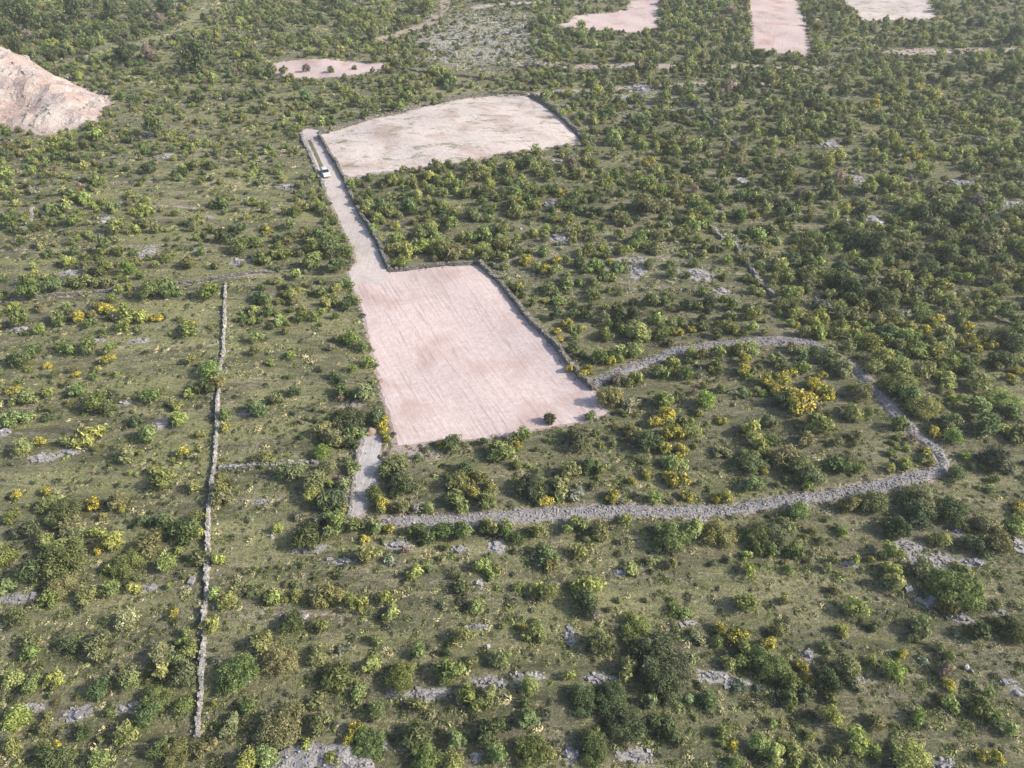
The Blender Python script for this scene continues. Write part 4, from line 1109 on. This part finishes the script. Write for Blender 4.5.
# loose stones
SM = []
for i in range(5):
    S = Stones(700 + i); S.add(0, 0, 0, 1.2, .9, .6); V = np.concatenate(S.V)
    me = bpy.data.meshes.new('loose'); me.from_pydata(V.tolist(), [], [tuple(f) for f in S.Ft[0].tolist()]); me.materials.append(M_ROCK)
    fattr(me, 'shade', np.full(len(V), .2 + .18 * i)); SM.append(me)
sc_ = proto_col('stoneproto', SM)
n = 5200
yy = 18 + (330 - 18) * rg.random(n) ** .9; xx = (rg.random(n) * 2 - 1) * (yy * .84 + 40)
m = np.array([noise.noise((float(a) * .06, float(b_) * .16, 14)) + .5 * noise.noise((float(a) * .3, float(b_) * .5, 3)) > rg.normal(.12, .12) for a, b_ in zip(xx, yy)])
for k in ('main', 'track'): m &= sdf_poly(WP[k], xx, yy) > 0
xx, yy = xx[m], yy[m]; n = len(xx)
c0 = np.array(p2w(480, 38)); a_ = rg.uniform(0, 6.28, 1500); r0 = np.sqrt(rg.random(1500))
xx = np.concatenate([xx, c0[0] + np.cos(a_) * r0 * 34]); yy = np.concatenate([yy, c0[1] + np.sin(a_) * r0 * 40]); n = len(xx)
s_ = np.clip(rg.lognormal(-1.5, .45, (n, 1)), .1, .7); s_[-1500:] *= 2.2
scatter('loose_stones', np.stack([xx, yy, gz(xx, yy) + .02], 1), np.stack([np.zeros(n), np.zeros(n), rg.uniform(0, 6.28, n)], 1), np.repeat(s_, 3, 1),
        rg.integers(0, 5, n), np.ones((n, 3)) * .5, sc_, 'scattered loose pale stones between the bushes', 'stones')

# ------------------------------------------------------------------ trees
TREES = [(78,14,24,'D'),(30,25,30,'D'),(9,12,18,'D'),(20,50,16,'D'),(55,60,20,'D'),(112,12,18,'D'),(168,8,18,'D'),(137,33,13,'D'),(100,28,14,'G'),(130,54,20,'D'),(204,17,9,'D'),
 (427,8,16,'L'),(372,35,14,'O'),(1006,78,22,'G'),(945,76,15,'D'),(969,23,10,'D'),(981,23,10,'D'),(1010,40,20,'D'),(932,42,10,'O'),(155,127,24,'G'),(48,24,16,'D'),(64,38,18,'D'),(10,34,16,'D'),(90,48,18,'G'),
 (160,20,14,'B'),(150,52,16,'B'),(200,60,30,'D')]
TP = []
for i in range(5):
    rg2 = np.random.default_rng(300 + i)
    V, lv, cs = crown(rg2, 15, 1300, .11, 1.75, .60, 1.7, .25, (.26, .46))
    V[:, 2] += .35; cs[:, 2] += .35
    TP.append((quad_mesh('crown', V, lv, M_LEAF), stem_mesh(rg2, cs, .045, .55)))
TN = {'D': 'dark green tree', 'G': 'mid green tree', 'L': 'yellow-green tree', 'O': 'olive tree', 'B': 'pinkish brown tree'}
tl = make_labels([(TN[t[3]], t[0], t[1]) for t in TREES])
for (px, py, w_, k), lab in zip(TREES, tl):
    x, y = p2w(px, py + w_ * .3, .5); dep = w2p(x, y)[2]; r_ = w_ / 2 * dep / FPX
    cm, tm = TP[int(rg.integers(len(TP)))]
    r = empty('tree', (x, y, gzs(x, y) - .05), float(rg.uniform(0, 6.28))); r.scale = (r_, r_, r_ * .95)
    tag(r, lab.replace('olive tree', 'olive-coloured tree'), 'tree', 'trees standing in the far scrub')
    for nm, m_ in (('crown', cm), ('trunk', tm)):
        o = bpy.data.objects.new(nm, m_); o.parent = r; COL.objects.link(o); o.color = (*(np.array(TINT[k]) * .9), 1)

rl = make_labels([('pale rock outcrop', c[1], c[2]) for c in ROCKS])
for (o, _, _), lab in zip(ROCKS, rl): tag(o, lab, 'rock outcrop', 'flat pale rock outcrops in the scrub')

# ------------------------------------------------------------------ air
def haze():
    z0, z1, R = -6, 74, 3300
    V = [(-R, -R, z0), (R, -R, z0), (R, R + 400, z0), (-R, R + 400, z0), (-R, -R, z1), (R, -R, z1), (R, R + 400, z1), (-R, R + 400, z1)]
    s = NT('air_haze'); v = s.n('ShaderNodeVolumePrincipled')
    v.inputs['Color'].default_value = (.86, .90, .95, 1); v.inputs['Density'].default_value = .00028; v.inputs['Anisotropy'].default_value = .2
    s.l(v.outputs[0], s.out.inputs['Volume'])
    o = mesh_obj('haze', V, [(0,3,2,1),(4,5,6,7),(0,1,5,4),(1,2,6,5),(2,3,7,6),(3,0,4,7)], s.m)
    tag(o, 'thin pale haze over the far scrub', 'haze', kind='stuff')
haze()
